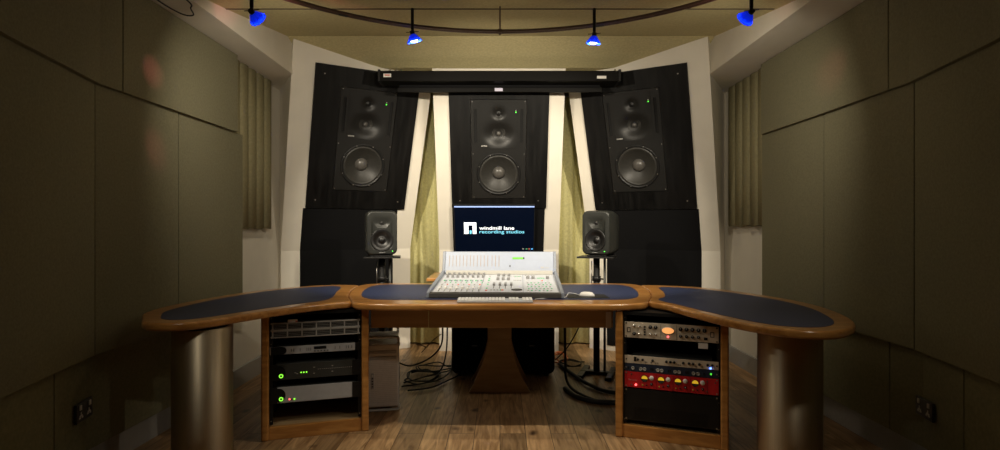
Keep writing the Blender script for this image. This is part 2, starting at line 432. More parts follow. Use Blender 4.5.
# ------------------------------------------------------------------ baffles (white piers carrying the main speakers)
TILT = R(20)
def frame(c, yaw):
    u = Vector((math.cos(yaw), math.sin(yaw), 0)); n = Vector((math.sin(yaw), -math.cos(yaw), 0))
    v = math.cos(TILT)*Vector((0, 0, 1))+math.sin(TILT)*n
    return Vector(c), u, v, n
def plane_pt(F, u, v): return F[0]+F[1]*u+F[2]*v
def v_ceil(F, u):
    lo, hi = 0., 1.2
    for _ in range(40):
        m = (lo+hi)/2; p = plane_pt(F, u, m)
        if p.z > ceil_z(p.y)-.002: hi = m
        else: lo = m
    return lo
def v_of_z(F, z): return (z-F[0].z)/math.cos(TILT)
def baffle(name, F, ul, ur, zk, thick, cw=.240, ch=.442):
    """pier: plumb up to zk, leaning above; a rectangular opening takes the speaker cabinet"""
    bm = bmnew(); vk = v_of_z(F, zk); us = [lerp(ul, -cw, i/4) for i in range(4)]+[lerp(-cw, cw, i/4) for i in range(4)]+[lerp(cw, ur, i/4) for i in range(5)]
    rows = []
    for u in us:
        kp = plane_pt(F, u, vk); vt = v_ceil(F, u); tp = plane_pt(F, u, vt)
        tb = tp-F[3]*(thick+(kp-tp).dot(-F[3]))
        P = [Vector((kp.x, kp.y, 0)), kp, plane_pt(F, u, -ch), plane_pt(F, u, ch), tp, Vector((tb.x, tb.y, tp.z)), Vector((kp.x, kp.y, 0))-F[3]*thick]
        rows.append((u, [bm.verts.new(p) for p in P]))
    n = 7
    for (ua, a), (ub, b) in zip(rows, rows[1:]):
        hole = -cw-1e-6 <= ua and ub <= cw+1e-6
        for k in range(n):
            if hole and k == 2: continue
            bm.faces.new((a[k], b[k], b[(k+1) % n], a[(k+1) % n]))
    bm.faces.new(rows[0][1]); bm.faces.new(rows[-1][1][::-1])
    # jambs of the opening
    d = .12
    q = [plane_pt(F, u, v) for u, v in ((-cw, -ch), (cw, -ch), (cw, ch), (-cw, ch))]
    n2 = F[1].cross(F[2]); n2 = n2 if n2.dot(F[3]) < 0 else -n2
    fr = [bm.verts.new(p) for p in q]; bk = [bm.verts.new(p+n2*d) for p in q]
    for i in range(4): bm.faces.new((fr[i], fr[(i+1) % 4], bk[(i+1) % 4], bk[i]))
    bm.faces.new(bk)
    return struct(name, bm, WHITE)
FL = frame((-1.185, 4.90, 1.93), R(30)); FR = frame((1.180, 4.88, 1.92), R(-30)); FC = frame((-.012, 5.0, 1.866), 0)
baffle('wall_speaker_left', FL, -.637, .555, .97, .30)
baffle('wall_speaker_right', FR, -.555, .645, .97, .30)
baffle('wall_speaker_center', FC, -.565, .570, .965, .25)
# curtains in the gaps between the piers
def gap_curtain(x0, x1, y, label):
    bm = bmnew(); n = 60; a = []
    for i in range(n+1):
        x = lerp(x0, x1, i/n); w = .022*math.sin(x*34)+.010*math.sin(x*75+1)
        a.append([bm.verts.new((x, y+w, .02)), bm.verts.new((x, y+w, 2.48)), bm.verts.new((x, y+.05, 2.48)), bm.verts.new((x, y+.05, .02))])
    for p, q in zip(a, a[1:]):
        for k in range(4):
            f = bm.faces.new((p[k], q[k], q[(k+1) % 4], p[(k+1) % 4])); f.smooth = (k == 0)
    bm.faces.new(a[0]); bm.faces.new(a[-1])
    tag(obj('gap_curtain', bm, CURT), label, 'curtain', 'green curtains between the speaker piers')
gap_curtain(-1.02, -.42, 5.62, 'green curtain filling the gap left of the central speaker pier')
gap_curtain(.40, 1.0, 5.62, 'green curtain filling the gap right of the central speaker pier')

# black cloth panels under the speakers
def low_panel(F, u0, u1, vt, zk, label, yaw):
    bm = bmnew(); vk = v_of_z(F, zk); off = .012
    def ring(u):
        a = plane_pt(F, u, vt); k = plane_pt(F, u, vk); d = Vector((k.x, k.y, .05)); N = F[3]*math.cos(TILT)-Vector((0, 0, math.sin(TILT)))
        return [bm.verts.new(p) for p in (a+N*off, k+F[3]*off, d+F[3]*off, d-F[3]*0.001, k-F[3]*.001, a-N*.001)]
    A = ring(u0); B = ring(u1)
    for k in range(6): bm.faces.new((A[k], B[k], B[(k+1) % 6], A[(k+1) % 6]))
    bm.faces.new(A); bm.faces.new(B[::-1])
    tag(obj('cloth_panel', bm, BLKFAB, None, .003), label, 'cloth panel', 'black cloth panels under the built-in speakers')
low_panel(FL, -.478, .375, -.622, .97, 'black cloth panel below the left built-in speaker', R(30))
low_panel(FR, -.375, .490, -.622, .97, 'black cloth panel below the right built-in speaker', R(-30))
low_panel(FC, -.430, .425, -.545, .965, 'black cloth panel behind the wall monitor', 0)

# ------------------------------------------------------------------ built-in main speakers
def cone_prof(r, depth, cap): # local z towards viewer
    return [(r*1.10, 0), (r*1.10, .006), (r*1.04, .010), (r*.99, .006), (r*.95, .012), (r*.88, .004), (r*.80, -.006), (cap*1.02, -depth)]
def main_speaker(F, yaw, pl, pr, pt, pb, label, sgn=1):
    t = thing('built_in_speaker', label, 'speaker', F[0], (TILT, 0, yaw), 'black built-in main speakers')
    # y negative = towards viewer
    bm = bmnew()
    cw, chh = .245, .447
    add_box(bm, (pl, -.022, pb), (-cw, .0, pt)); add_box(bm, (cw, -.022, pb), (pr, .0, pt))
    add_box(bm, (-cw, -.022, chh), (cw, 0, pt)); add_box(bm, (-cw, -.022, pb), (cw, 0, -chh))
    pn = obj('mounting_panel', bm, BLKWOOD, t)
    for x in (pl+.075, pr-.075):
        for z in (pt-.075, pb+.075):
            bm = bmnew(); add_cyl(bm, .006, 0, .004, at(x, -.022, z), 12); obj('screw', bm, SCREW, pn)
    # cabinet front with woofer opening
    g = .004
    bm = bmnew()
    wz, wr = -.215, .196
    # plate ring around the woofer
    n = 48; xs0, xs1, z0, z1 = -cw+g, cw-g, -chh+g, .02
    inner = []; outer = []
    for i in range(n):
        a = 2*PI*i/n; dx, dz = math.cos(a), math.sin(a)
        inner.append((wr*dx, wz+wr*dz))
        k = min((xs1/abs(dx)) if abs(dx) > 1e-6 else 9, ((z1-wz)/dz) if dz > 1e-6 else 9, ((z0-wz)/dz) if dz < -1e-6 else 9)
        outer.append((k*dx, wz+k*dz))
    vi = [bm.verts.new((x, -.018, z)) for x, z in inner]; vo = [bm.verts.new((x, -.018, z)) for x, z in outer]
    vd = [bm.verts.new((x, .05, z)) for x, z in inner]
    for i in range(n):
        j = (i+1) % n
        bm.faces.new((vi[i], vo[i], vo[j], vi[j])); bm.faces.new((vi[i], vd[i], vd[j], vi[j]))
    # corners of the plate
    for sx in (-1, 1):
        for zz in (z0, z1):
            c = bm.verts.new((sx*xs1, -.018, zz))
            cand = [i for i in range(n) if (outer[i][0]*sx > 0 and ((outer[i][1]-wz)*(zz-wz) > 0))]
            e1 = [i for i in cand if abs(abs(outer[i][0])-xs1) < 1e-5]; e2 = [i for i in cand if abs(outer[i][1]-zz) < 1e-5]
            if e1 and e2:
                i1 = max(e1, key=lambda i: abs(outer[i][1]-wz)); i2 = max(e2, key=lambda i: abs(outer[i][0]))
                if i1 != i2: bm.faces.new((vo[i1], c, vo[i2]))
    add_box(bm, (-cw+g, -.018, .02), (-.214, -.006, chh-g)); add_box(bm, (.214, -.018, .02), (cw-g, -.006, chh-g))
    add_box(bm, (-.214, -.018, .02), (-.166, -.006, .07)); add_box(bm, (.166, -.018, .02), (.214, -.006, .07))
    add_box(bm, (-.214, -.018, .365), (-.166, -.006, chh-g)); add_box(bm, (.166, -.018, .365), (.214, -.006, chh-g))
    add_box(bm, (-.19, -.018, .07), (-.166, -.006, .365)); add_box(bm, (.166, -.018, .07), (.19, -.006, .365))
    add_box(bm, (-.166, -.018, .425), (.166, -.006, chh-g))
    cab = obj('cabinet_front', bm, SPKPL, t, recalc=True)
    for sx in (-1, 1):
        for z in (-.43, -.03, .43):
            bm = bmnew(); add_cyl(bm, .004, 0, .003, at(sx*.228, -.018, z), 10); obj('screw', bm, SCREW, cab)
    bm = bmnew(); add_box(bm, (-.236, .085, -.438), (.236, .115, .438))
    for a_, b_ in (((-.236, .0, -.438), (-.228, .085, .438)), ((.228, .0, -.438), (.236, .085, .438)), ((-.228, .0, -.438), (.228, .085, -.430)), ((-.228, .0, .430), (.228, .085, .438))): add_box(bm, a_, b_)
    obj('cabinet_body', bm, BLKP, t)
    # port slots
    for sx in (-1, 1):
        bm2 = bmnew(); cbox(bm2, (sx*.202, -.004, .2175), (.026, .008, .295)); obj('bass_port', bm2, mat('port_black', (.002, .002, .002), .9, noise=.05), t)
    # waveguide plate with the two horns
    bm = bmnew(); nx, nz = 44, 52; G = {}
    def dip(x, z):
        d1 = math.exp(-(((x)/.105)**2+((z-.145)/.085)**2)**1.3)*.045
        d2 = math.exp(-(((x-.0)/.045)**2+((z-.325)/.045)**2)**1.2)*.026
        return d1+d2
    for i in range(nx+1):
        for j in range(nz+1):
            x = lerp(-.166, .166, i/nx); z = lerp(.02, .425, j/nz)
            G[i, j] = bm.verts.new((x, -.023+dip(x, z), z))
    for i in range(nx):
        for j in range(nz):
            f = bm.faces.new((G[i, j], G[i+1, j], G[i+1, j+1], G[i, j+1])); f.smooth = True
    wg = obj('waveguide', bm, SPKPL, t)
    bm = bmnew(); add_lathe(bm, [(.062, -.004), (.062, .004), (.056, .008), (.052, .003), (.040, .002), (.024, -.008), (.020, .002), (.012, .008), (0, .010)], at(0, .018, .145), 32)
    mid = obj('midrange_driver', bm, CONE, t)
    bm = bmnew(); add_lathe(bm, [(.019, .004), (.014, .010), (.007, .013), (0, .014)], at(0, .018, .145), 20); obj('dust_cap', bm, CAP, mid)
    bm = bmnew(); add_lathe(bm, [(.022, 0), (.022, .004), (.016, .003), (.011, .008), (0, .010)], at(0, -.001, .325), 24); obj('tweeter', bm, BLKP, t)
    # woofer
    bm = bmnew(); add_lathe(bm, [(.196, -.004), (.196, .008), (.188, .012), (.180, .010), (.174, .004)], at(0, -.018, wz), 56); ring = obj('woofer_frame', bm, BLKP, t)
    for k in range(8):
        a = 2*PI*(k+.5)/8; bm = bmnew(); add_cyl(bm, .0045, 0, .004, at(.189*math.cos(a), -.030, wz+.189*math.sin(a)), 10); obj('screw', bm, SCREW, ring)
    bm = bmnew(); add_lathe(bm, [(.176, .002), (.170, .010), (.160, .012), (.151, .004), (.146, .0), (.12, -.018), (.09, -.034), (.052, -.050), (.045, -.052)], at(0, -.018, wz), 56)
    w = obj('woofer', bm, CONE, t)
    bm = bmnew(); add_lathe(bm, [(.058, -.050), (.054, -.036), (.042, -.022), (.024, -.013), (0, -.010)], at(0, -.018, wz), 32); obj('dust_cap', bm, CAP, w)
    bm = bmnew(); cbox(bm, (.150, -.0245, .345), (.018, .003, .050)); dp = obj('indicator_window', bm, BLKP, t)
    bm = bmnew(); cbox(bm, (.150, -.0268, .340), (.010, .003, .011)); obj('green_led', bm, GREEN, dp)
    bm = bmnew(); cbox(bm, (.150, -.0268, .356), (.006, .003, .005)); obj('amber_led', bm, CARD, dp)
    bm = bmnew(); cbox(bm, (-.128, -.0245, .042), (.052, .003, .010)); nb = obj('name_badge', bm, DSILV, t)
    text_mesh('badge_lettering', 'GENELEC', .009, BLKP, nb, Matrix.Translation((-.150, -.0262, .0385)) @ FACE, .0003, width=.044)
    return t
main_speaker(FL, R(30), -.460, .435, .608, -.615, 'left built-in main speaker in angled black ash panel')
main_speaker(FR, R(-30), -.435, .480, .608, -.615, 'right built-in main speaker in angled black ash panel')
main_speaker(FC, 0, -.430, .437, .600, -.540, 'central built-in main speaker in black panel above the wall monitor')

# ------------------------------------------------------------------ wall monitor
def wall_monitor():
    v0 = -.726; p = plane_pt(FC, 0, v0)
    t = thing('wall_monitor', 'dark blue flat monitor showing studio name, mounted below the central speaker', 'monitor', p, (TILT, 0, 0))
    cx = -.040; W, H = .732, .455
    bm = bmnew(); cbox(bm, (cx, -.045, 0), (W+.014, .04, H+.014)); obj('bezel', bm, BLKP, t, .003)
    bm = bmnew(); cbox(bm, (cx, -.018, 0), (.3, .022, .2)); obj('wall_bracket', bm, BLK, t)
    bm = bmnew(); cbox(bm, (cx, -.0655, 0), (W, .002, H)); s = obj('screen', bm, SCRDARK, t)
    y = -.068
    bm = bmnew(); cbox(bm, (cx, y, H/2-.010), (W, .002, .011)); obj('menu_bar', bm, SCRBLUE, s)
    k = 1/108.
    def sx(px): return cx+(px-494.)*k
    def sz(py): return (228.6-py)*k*1.01
    # logo
    bm = bmnew()
    def r(x0, x1, y0, y1): add_box(bm, (sx(x0), y-.001, sz(y1)), (sx(x1), y+.001, sz(y0)))
    r(463.7, 468.1, 221.6, 233.6); r(472.2, 476, 221.6, 233.6); r(468.1, 472.2, 221.6, 224.6); obj('logo', bm, SCRWHITE, s)
    bm = bmnew(); r(469.2, 471.2, 230, 233.6); obj('logo_bar', bm, SCRCYAN, s)
    def T(px, py): return Matrix.Translation((sx(px), y, sz(py))) @ FACE
    text_mesh('screen_lettering', 'windmill lane', .048, SCRWHITE, s, T(479, 229.2), .0005, .0005, (513.8-479)*k)
    text_mesh('screen_lettering', 'recording studios', .044, SCRCYAN, s, T(479, 233.0), .0005, .0004, (524-479)*k)
    for px, m in ((523, GBUT), (526.5, LBUT), (529.3, RBUT), (532, mat('dock_sky', (.1, .4, .8), .4, emit=(.1, .45, .9), estr=.8, noise=.02))):
        bm = bmnew(); cbox(bm, (sx(px), y, sz(249.8)), (.016, .002, .010)); obj('dock_icon', bm, m, s)
    bm = bmnew(); cbox(bm, (cx, -.0665, -H/2-.003), (.008, .002, .004)); obj('power_light', bm, RED, t)
wall_monitor()

# ------------------------------------------------------------------ projection screen housing
t = thing('projection_screen', 'rolled-up projection screen in a long black housing under the ceiling', 'projection screen', (-.01, 4.63, 2.365))
bm = bmnew(); add_box(bm, (-.965, -.085, 0), (.975, .10, .085)); obj('housing', bm, HOUS, t, .006)
for x in (-.972, .982):
    bm = bmnew(); add_box(bm, (x-.010, -.090, -.003), (x+.010, .105, .095)); obj('end_cap', bm, BLKP, t, .004)
bm = bmnew(); add_box(bm, (-.845, .03, -.062), (.86, .055, -.024)); obj('weight_bar', bm, HOUS, t, .004)
bm = bmnew(); add_box(bm, (-.83, .040, -.03), (.845, .044, .005)); obj('screen_cloth', bm, BLKFAB, t)
bm = bmnew(); cbox(bm, (.0, .0285, -.042), (.068, .002, .026)); obj('sticker', bm, mat('lilac_label', (.55, .52, .66), .5, noise=.03), t)
bm = bmnew(); cbox(bm, (-.905, -.0865, .045), (.062, .003, .028)); l1 = obj('sticker', bm, CARD, t); l1['label'] = 'white sticker with red print'
bm = bmnew(); cbox(bm, (-.905, -.0885, .047), (.040, .001, .010)); obj('print', bm, RBUT, l1)
bm = bmnew(); cbox(bm, (.835, -.0865, .030), (.075, .003, .022)); obj('sticker', bm, CARD, t)
bm = bmnew(); add_box(bm, (-.90, .03, .098), (.91, .07, .112)); obj('mounting_rail', bm, mat('cream_rail', (.5, .42, .33), .5, noise=.05), t)
for x in (-.93, -.88, -.84, .94):
    bm = bmnew(); cyl_between(bm, (x, -.02, .08), (x+.03, .03, .125), .006); obj('bracket_bolt', bm, SCREW, t)

# ------------------------------------------------------------------ track lights
TC = Vector((0, 1.84)); TR = 1.45; TZ = 2.328
def track_pt(a, z=TZ, r=TR): return Vector((TC.x+r*math.sin(a), TC.y+r*math.cos(a), z))
t = thing('lighting_track', 'curved bronze lighting track hanging under the ceiling', 'lighting track', (0, 1.84, TZ))
for dr in (-.013, .013):
    bm = bmnew(); pts = [track_pt(2*PI*i/96, 0, TR+dr)-Vector((0, 1.84, 0)) for i in range(96)]
    add_tube(bm, pts, .0085, 8, closed=True); obj('rail', bm, RAIL, t)
for a in (0, 1.25, -1.25, PI, 2.3, -2.3):
    p = track_pt(a, 0)-Vector((0, 1.84, 0)); bm = bmnew(); zc = ceil_z(p.y+1.84)-TZ
    cyl_between(bm, (p.x, p.y, -.02), (p.x, p.y, zc), .0045); cbox(bm, (p.x, p.y, 0), (.022, .034, .02)); obj('hanger', bm, RAIL, t)
for a in (.40, -.62):
    p = track_pt(a, 0)-Vector((0, 1.84, 0)); bm = bmnew()
    cbox(bm, (0, 0, 0), (.05, .030, .018), Matrix.Translation(p) @ Matrix.Rotation(-a, 4, 'Z')); obj('rail_joint', bm, BLK, t, .002)

def lamp(pos, aim, label, stem_top=2.40, power=60, size=62, spill=1.2, blend=.55, wide=(), pink=()):
    """pos: centre of the shade"""
    pos = Vector(pos); d = (Vector(aim)-pos).normalized()
    t = thing('track_spotlight', label, 'spotlight', pos, (0, 0, 0), 'blue glass spotlights on the lighting track')
    q = d.to_track_quat('Z', 'X').to_matrix().to_4x4()
    base = -d*.018
    jt = Vector((0, 0, 0))+base+Vector((0, 0, .02))
    bm = bmnew(); cyl_between(bm, (jt.x, jt.y, stem_top-pos.z), (jt.x, jt.y, jt.z), .009, 12); obj('stem', bm, BLKP, t)
    bm = bmnew(); cyl_between(bm, base-d*.012, base+d*.014, .013, 16); cyl_between(bm, jt, base, .008)
    cyl_between(bm, base+Vector((-.035, 0, .004)), base+Vector((.035, 0, .010)), .0022, 8); obj('lamp_holder', bm, BLK, t)
    # fluted glass cone
    bm = bmnew(); n = 48; rings = []
    for (r, z) in ((.013, -.012), (.019, -.006), (.029, .010), (.038, .024), (.042, .030), (.0405, .030), (.036, .024), (.027, .010), (.017, -.004)):
        rings.append([bm.verts.new(q @ Vector(((r*(1+.05*math.cos(12*2*PI*i/n)))*math.cos(2*PI*i/n), (r*(1+.05*math.cos(12*2*PI*i/n)))*math.sin(2*PI*i/n), z))) for i in range(n)])
    for a, b in zip(rings, rings[1:]):
        for i in range(n):
            f = bm.faces.new((a[i], a[(i+1) % n], b[(i+1) % n], b[i])); f.smooth = True
    obj('glass_shade', bm, BLUEG, t)
    bm = bmnew(); add_lathe(bm, [(.010, -.006), (.018, .004), (.024, .018), (.024, .024)], q, 24); obj('reflector', bm, CHROME, t)
    bm = bmnew(); add_lathe(bm, [(.020, .024), (.015, .029), (0, .031)], q, 24); obj('bulb', bm, BULB, t)
    def light(kind, nm, e, p, dd=None, size=None, bl=1., rad=.018, col=(1, .89, .71)):
        L = bpy.data.lights.new(nm, kind); L.energy = e; L.shadow_soft_size = rad; L.color = col
        if kind == 'SPOT': L.spot_size = R(size); L.spot_blend = bl
        lo = bpy.data.objects.new(nm, L); C.objects.link(lo); lo.location = p
        if dd is not None: lo.rotation_euler = dd.to_track_quat('-Z', 'Y').to_euler()
    light('SPOT', 'spot_beam', power, pos+d*.045, d, size, blend, rad=.045 if not spill else .018)
    for wd in wide: light('SPOT', 'wide_beam', wd[0], pos+d*.045, (Vector(wd[1])-pos).normalized(), wd[2], 1.)
    if spill: light('POINT', 'lamp_spill', spill, pos+d*.040, rad=.012, col=(1, .80, .56))
    for tgt, e, sz in pink: light('SPOT', 'dichroic_leak', e, pos+Vector((0, 0, .05)), (Vector(tgt)-pos).normalized(), sz, 1., .01, (1, .25, .28))
    return t
lamp((-.485, 3.13, 2.245), (-.25, 3.28, 1.3), 'blue glass spotlight on the track, second from the left', power=14, size=80, spill=2.0, wide=((62, (.1, 5.2, 1.5), 110),))
lamp((.525, 3.13, 2.235), (.44, 3.26, 1.3), 'blue glass spotlight on the track, third from the left', power=14, size=80, spill=2.0, wide=((62, (-.1, 5.2, 1.5), 110),))
lamp((-1.168, 2.66, 2.188), (-.72, 4.0, 1.45), 'blue glass spotlight at far left, in front of the white beam', stem_top=2.37, power=135, size=72, spill=.8, wide=((34, (-1.5, 4.6, 1.5), 120), (48, (.1, 3.2, .2), 64)),
     pink=(((-1.642, 3.34, 2.43), 8, 16), ((-.9, 3.2, 2.46), 6, 26), ((-1.88, 3.0, 1.95), 9, 14), ((-1.88, 3.05, 1.55), 9, 12)))
lamp((1.182, 2.66, 2.188), (.72, 4.0, 1.45), 'blue glass spotlight at far right, in front of the white beam', stem_top=2.37, power=135, size=72, spill=.8, wide=((34, (1.5, 4.6, 1.5), 120), (48, (-.1, 3.2, .2), 64)),
     pink=(((1.9, 3.25, 2.05), 6, 18), ((.85, 3.1, 2.44), 3, 26), ((1.66, 3.3, 2.44), 2, 16)))
lamp((-1.36, 1.42, 2.20), (-.3, 3.0, .3), 'blue glass spotlight out of view on the left of the track', stem_top=2.37, power=19, size=78, spill=0, blend=.8)
lamp((1.36, 1.42, 2.20), (.3, 3.0, .3), 'blue glass spotlight out of view on the right of the track', stem_top=2.37, power=19, size=78, spill=0, blend=.8)

# black cable loop hanging from the left beam
bm = bmnew()
add_tube(bm, catmull([(-1.80, 2.84, 2.384), (-1.80, 2.98, 2.372), (-1.77, 3.12, 2.366), (-1.72, 3.14, 2.368), (-1.69, 3.06, 2.374), (-1.665, 3.02, 2.38), (-1.66, 2.93, 2.384), (-1.67, 2.8, 2.384)], 8), .004, 8)
tag(obj('ceiling_cable', bm, BLKR), 'thin black cable looping under the left white beam', 'cable')

# ------------------------------------------------------------------ desk
ZT = .75; TH = .038
def smooth2(pts, k=6): return [(p.x, p.y) for p in catmull([(x, y, 0) for x, y in pts], k, True)]
def desk_top(parent, outline, inlay):
    bm = bmnew(); pts = smooth2(outline)
    a = [bm.verts.new((x, y, ZT-TH)) for x, y in pts]; b = [bm.verts.new((x, y, ZT)) for x, y in pts]; n = len(pts)
    fb = bm.faces.new(b); fa = bm.faces.new(a[::-1])
    for i in range(n):
        bm.faces.new((a[i], a[(i+1) % n], b[(i+1) % n], b[i]))
    bm.normal_update()
    es = [e for e in bm.edges if abs(e.verts[0].co.z-e.verts[1].co.z) < 1e-6]
    bmesh.ops.bevel(bm, geom=es, offset=.013, segments=5, profile=.5, affect='EDGES', clamp_overlap=True)
    for f in bm.faces:
        if len(f.verts) < 6: f.smooth = True
    top = obj('desktop', bm, DESKW, parent)
    bm = bmnew(); ip = smooth2(inlay); add_prism(bm, ip, ZT-.004, ZT+.0015); obj('leather_inlay', bm, INLAY, top)
    return top
Lout = [(-1.70, 2.66), (-1.61, 2.53), (-1.48, 2.50), (-1.36, 2.57), (-1.23, 2.81), (-1.09, 3.03), (-.955, 3.17), (-.868, 3.235), (-.884, 3.315), (-.952, 3.52), (-1.014, 3.79), (-1.040, 4.02), (-1.055, 4.15), (-1.25, 4.17), (-1.45, 4.04), (-1.64, 3.80), (-1.77, 3.38), (-1.815, 3.05), (-1.79, 2.82)]
Linl = [(-1.645, 2.72), (-1.58, 2.62), (-1.49, 2.59), (-1.40, 2.66), (-1.28, 2.89), (-1.15, 3.11), (-1.04, 3.26), (-1.025, 3.42), (-1.085, 3.72), (-1.13, 3.97), (-1.22, 4.06), (-1.40, 3.95), (-1.56, 3.73), (-1.675, 3.36), (-1.71, 3.05), (-1.70, 2.85)]
Rout = [(.868, 3.235), (.93, 3.10), (.985, 2.86), (1.06, 2.60), (1.15, 2.42), (1.28, 2.32), (1.42, 2.33), (1.56, 2.46), (1.66, 2.66), (1.735, 2.98), (1.725, 3.30), (1.62, 3.68), (1.47, 3.96), (1.25, 4.12), (1.055, 4.15), (1.040, 4.02), (1.014, 3.79), (.952, 3.52), (.884, 3.315)]
Rinl = [(.935, 3.30), (.985, 3.10), (1.05, 2.84), (1.12, 2.62), (1.20, 2.46), (1.30, 2.40), (1.41, 2.42), (1.51, 2.53), (1.59, 2.74), (1.645, 3.0), (1.63, 3.30), (1.53, 3.62), (1.40, 3.85), (1.24, 3.98), (1.13, 3.97), (1.085, 3.72), (1.02, 3.46)]
def symx(half): return half+[(-x, y) for x, y in half[::-1] if abs(x) > 1e-6]
Cout = [(0, 3.12), (-.45, 3.12), (-.70, 3.13), (-.81, 3.165), (-.86, 3.245), (-.88, 3.32), (-.948, 3.52), (-1.010, 3.79), (-1.036, 4.02), (-1.035, 4.15), (-.97, 4.25), (-.80, 4.29), (-.45, 4.30), (0, 4.30)]
Cout = Cout + [(-x, y) for x, y in Cout[::-1] if abs(x) > 1e-6]
Cinl = [(0, 3.30), (-.45, 3.30), (-.70, 3.31), (-.79, 3.36), (-.855, 3.47), (-.905, 3.68), (-.93, 3.90), (-.925, 4.06), (-.87, 4.16), (-.70, 4.18), (-.35, 4.18), (0, 4.18)]
Cinl = Cinl + [(-x, y) for x, y in Cinl[::-1] if abs(x) > 1e-6]

wl = thing('desk_wing', 'left curved wing of the studio desk, blue inlay, on a steel column', 'desk', (0, 0, 0), group='sections of the curved wooden desk')
desk_top(wl, Lout, Linl)
dc = thing('studio_desk', 'centre section of the wooden desk carrying the mixing console', 'desk', (0, 0, 0), group='sections of the curved wooden desk')
desk_top(dc, Cout, Cinl)
wr_ = thing('desk_wing', 'right curved wing of the studio desk, blue inlay, on a steel column', 'desk', (0, 0, 0), group='sections of the curved wooden desk')
desk_top(wr_, Rout, Rinl)
def column(x, y, p, rr_):
    bm = bmnew(); M = Matrix.Translation((x, y, 0)); add_cyl(bm, rr_, .004, ZT-TH-.012, M, 64); o = obj('support_column', bm, STEEL, p)
    bm = bmnew(); add_cyl(bm, rr_+.006, 0, .010, M, 64); obj('base_ring', bm, DKGREY, o)
    bm = bmnew(); add_cyl(bm, rr_-.02, ZT-TH-.012, ZT-TH+.002, M, 40); obj('top_flange', bm, BLK, o)
column(-1.433, 2.70, wl, .133); column(1.375, 2.66, wr_, .140)
# apron under the centre section
bm = bmnew(); add_box(bm, (-.80, 3.47, .555), (-.445, 3.49, .714)); add_box(bm, (-.441, 3.47, .555), (.70, 3.49, .714)); obj('apron', bm, DESKD, dc, .002)
bm = bmnew(); add_box(bm, (-.78, 3.50, .69), (.78, 4.15, .712)); obj('cable_tray', bm, BLK, dc)
bm = bmnew(); cbox(bm, (.672, 3.464, .605), (.034, .004, .10)); o = obj('white_card', bm, CARD, dc); o['label'] = 'white card fixed to the apron end'
# pedestal, waisted front board with flared foot
bm = bmnew()
def ped(z): return .085+.135*max(0, (.38-z)/.38)**1.6
prof = [(ped(z), z) for z in [i*.70/24 for i in range(25)]]
poly = [(x, z) for x, z in prof]+[(-x, z) for x, z in prof[::-1]]
M = Matrix.Translation((-.003, 4.02, 0)) @ Matrix.Rotation(R(90), 4, 'X')
add_prism(bm, poly, 0, .04, M); add_prism(bm, poly, -.30, -.27, M); add_box(bm, (-.05, 4.02, 0), (.045, 4.28, .70))
obj('pedestal', bm, DESKD, dc, .003)
# riser shelf behind the console
t = thing('riser_shelf', 'small wooden riser shelf behind the mixing console', 'shelf', (-.02, 4.20, ZT))
bm = bmnew(); add_prism(bm, [(-.50, -.25), (-.425, -.25), (-.425, .0), (.32, .0), (.32, .25), (-.50, .25)], .045, .068); obj('board', bm, DESKW, t, .004)
for x in (-.44, .26):
    bm = bmnew(); add_box(bm, (x-.012, .02, .001), (x+.012, .08, .045)); obj('leg', bm, DESKW, t, .002)

# ------------------------------------------------------------------ rack cabinets
PW = .040
def rack(x, y, rz, W, label, H=.705):
    """local x along the front, front plane y = 0, depth towards +y"""
    t = thing('rack_cabinet', label, 'rack cabinet', (x, y, 0), (0, 0, rz), 'open wooden rack cabinets under the desk')
    for sx in (0, 1):
        bm = bmnew(); x0 = 0 if sx == 0 else W-PW
        add_box(bm, (x0, .0, 0), (x0+PW, .46, H)); o = obj('side_panel', bm, DESKW, t, .009, 3)
        bm = bmnew(); xr = PW+.001 if sx == 0 else W-PW-.001-.018
        add_box(bm, (xr, .028, .08), (xr+.018, .040, H-.01)); r_ = obj('mounting_rail', bm, BLK, t)
        for k in range(13):
            z = .10+k*.0475
            bm = bmnew(); add_cyl(bm, .003, 0, .003, at(xr+.009, .028, z), 8); obj('rail_hole', bm, SCREW if k % 3 == 0 else BLKP, r_)
    bm = bmnew(); add_box(bm, (PW, .012, 0), (W-PW, .034, .072)); obj('plinth', bm, DESKW, t, .003)
    bm = bmnew(); add_box(bm, (PW, .034, .056), (W-PW, .45, .072)); obj('bottom_shelf', bm, DESKD, t)
    bm = bmnew(); add_box(bm, (PW, .440, .072), (W-PW, .452, H-.004)); obj('back_panel', bm, BLK, t)
    bm = bmnew(); add_box(bm, (PW, .02, H-.018), (W-PW, .44, H)); obj('top_panel', bm, BLK, t)
    return t
Lx, Ly, La, LWd = -1.311, 3.07, math.atan2(.17, .552), .578
Rx, Ry, Ra, RWd = .648, 3.15, math.atan2(-.21, .553), .592
rack(Lx, Ly, La, LWd, 'wooden rack cabinet under the left desk joint with grey units')
rack(Rx, Ry, Ra, RWd, 'wooden rack cabinet under the right desk joint with a red unit')
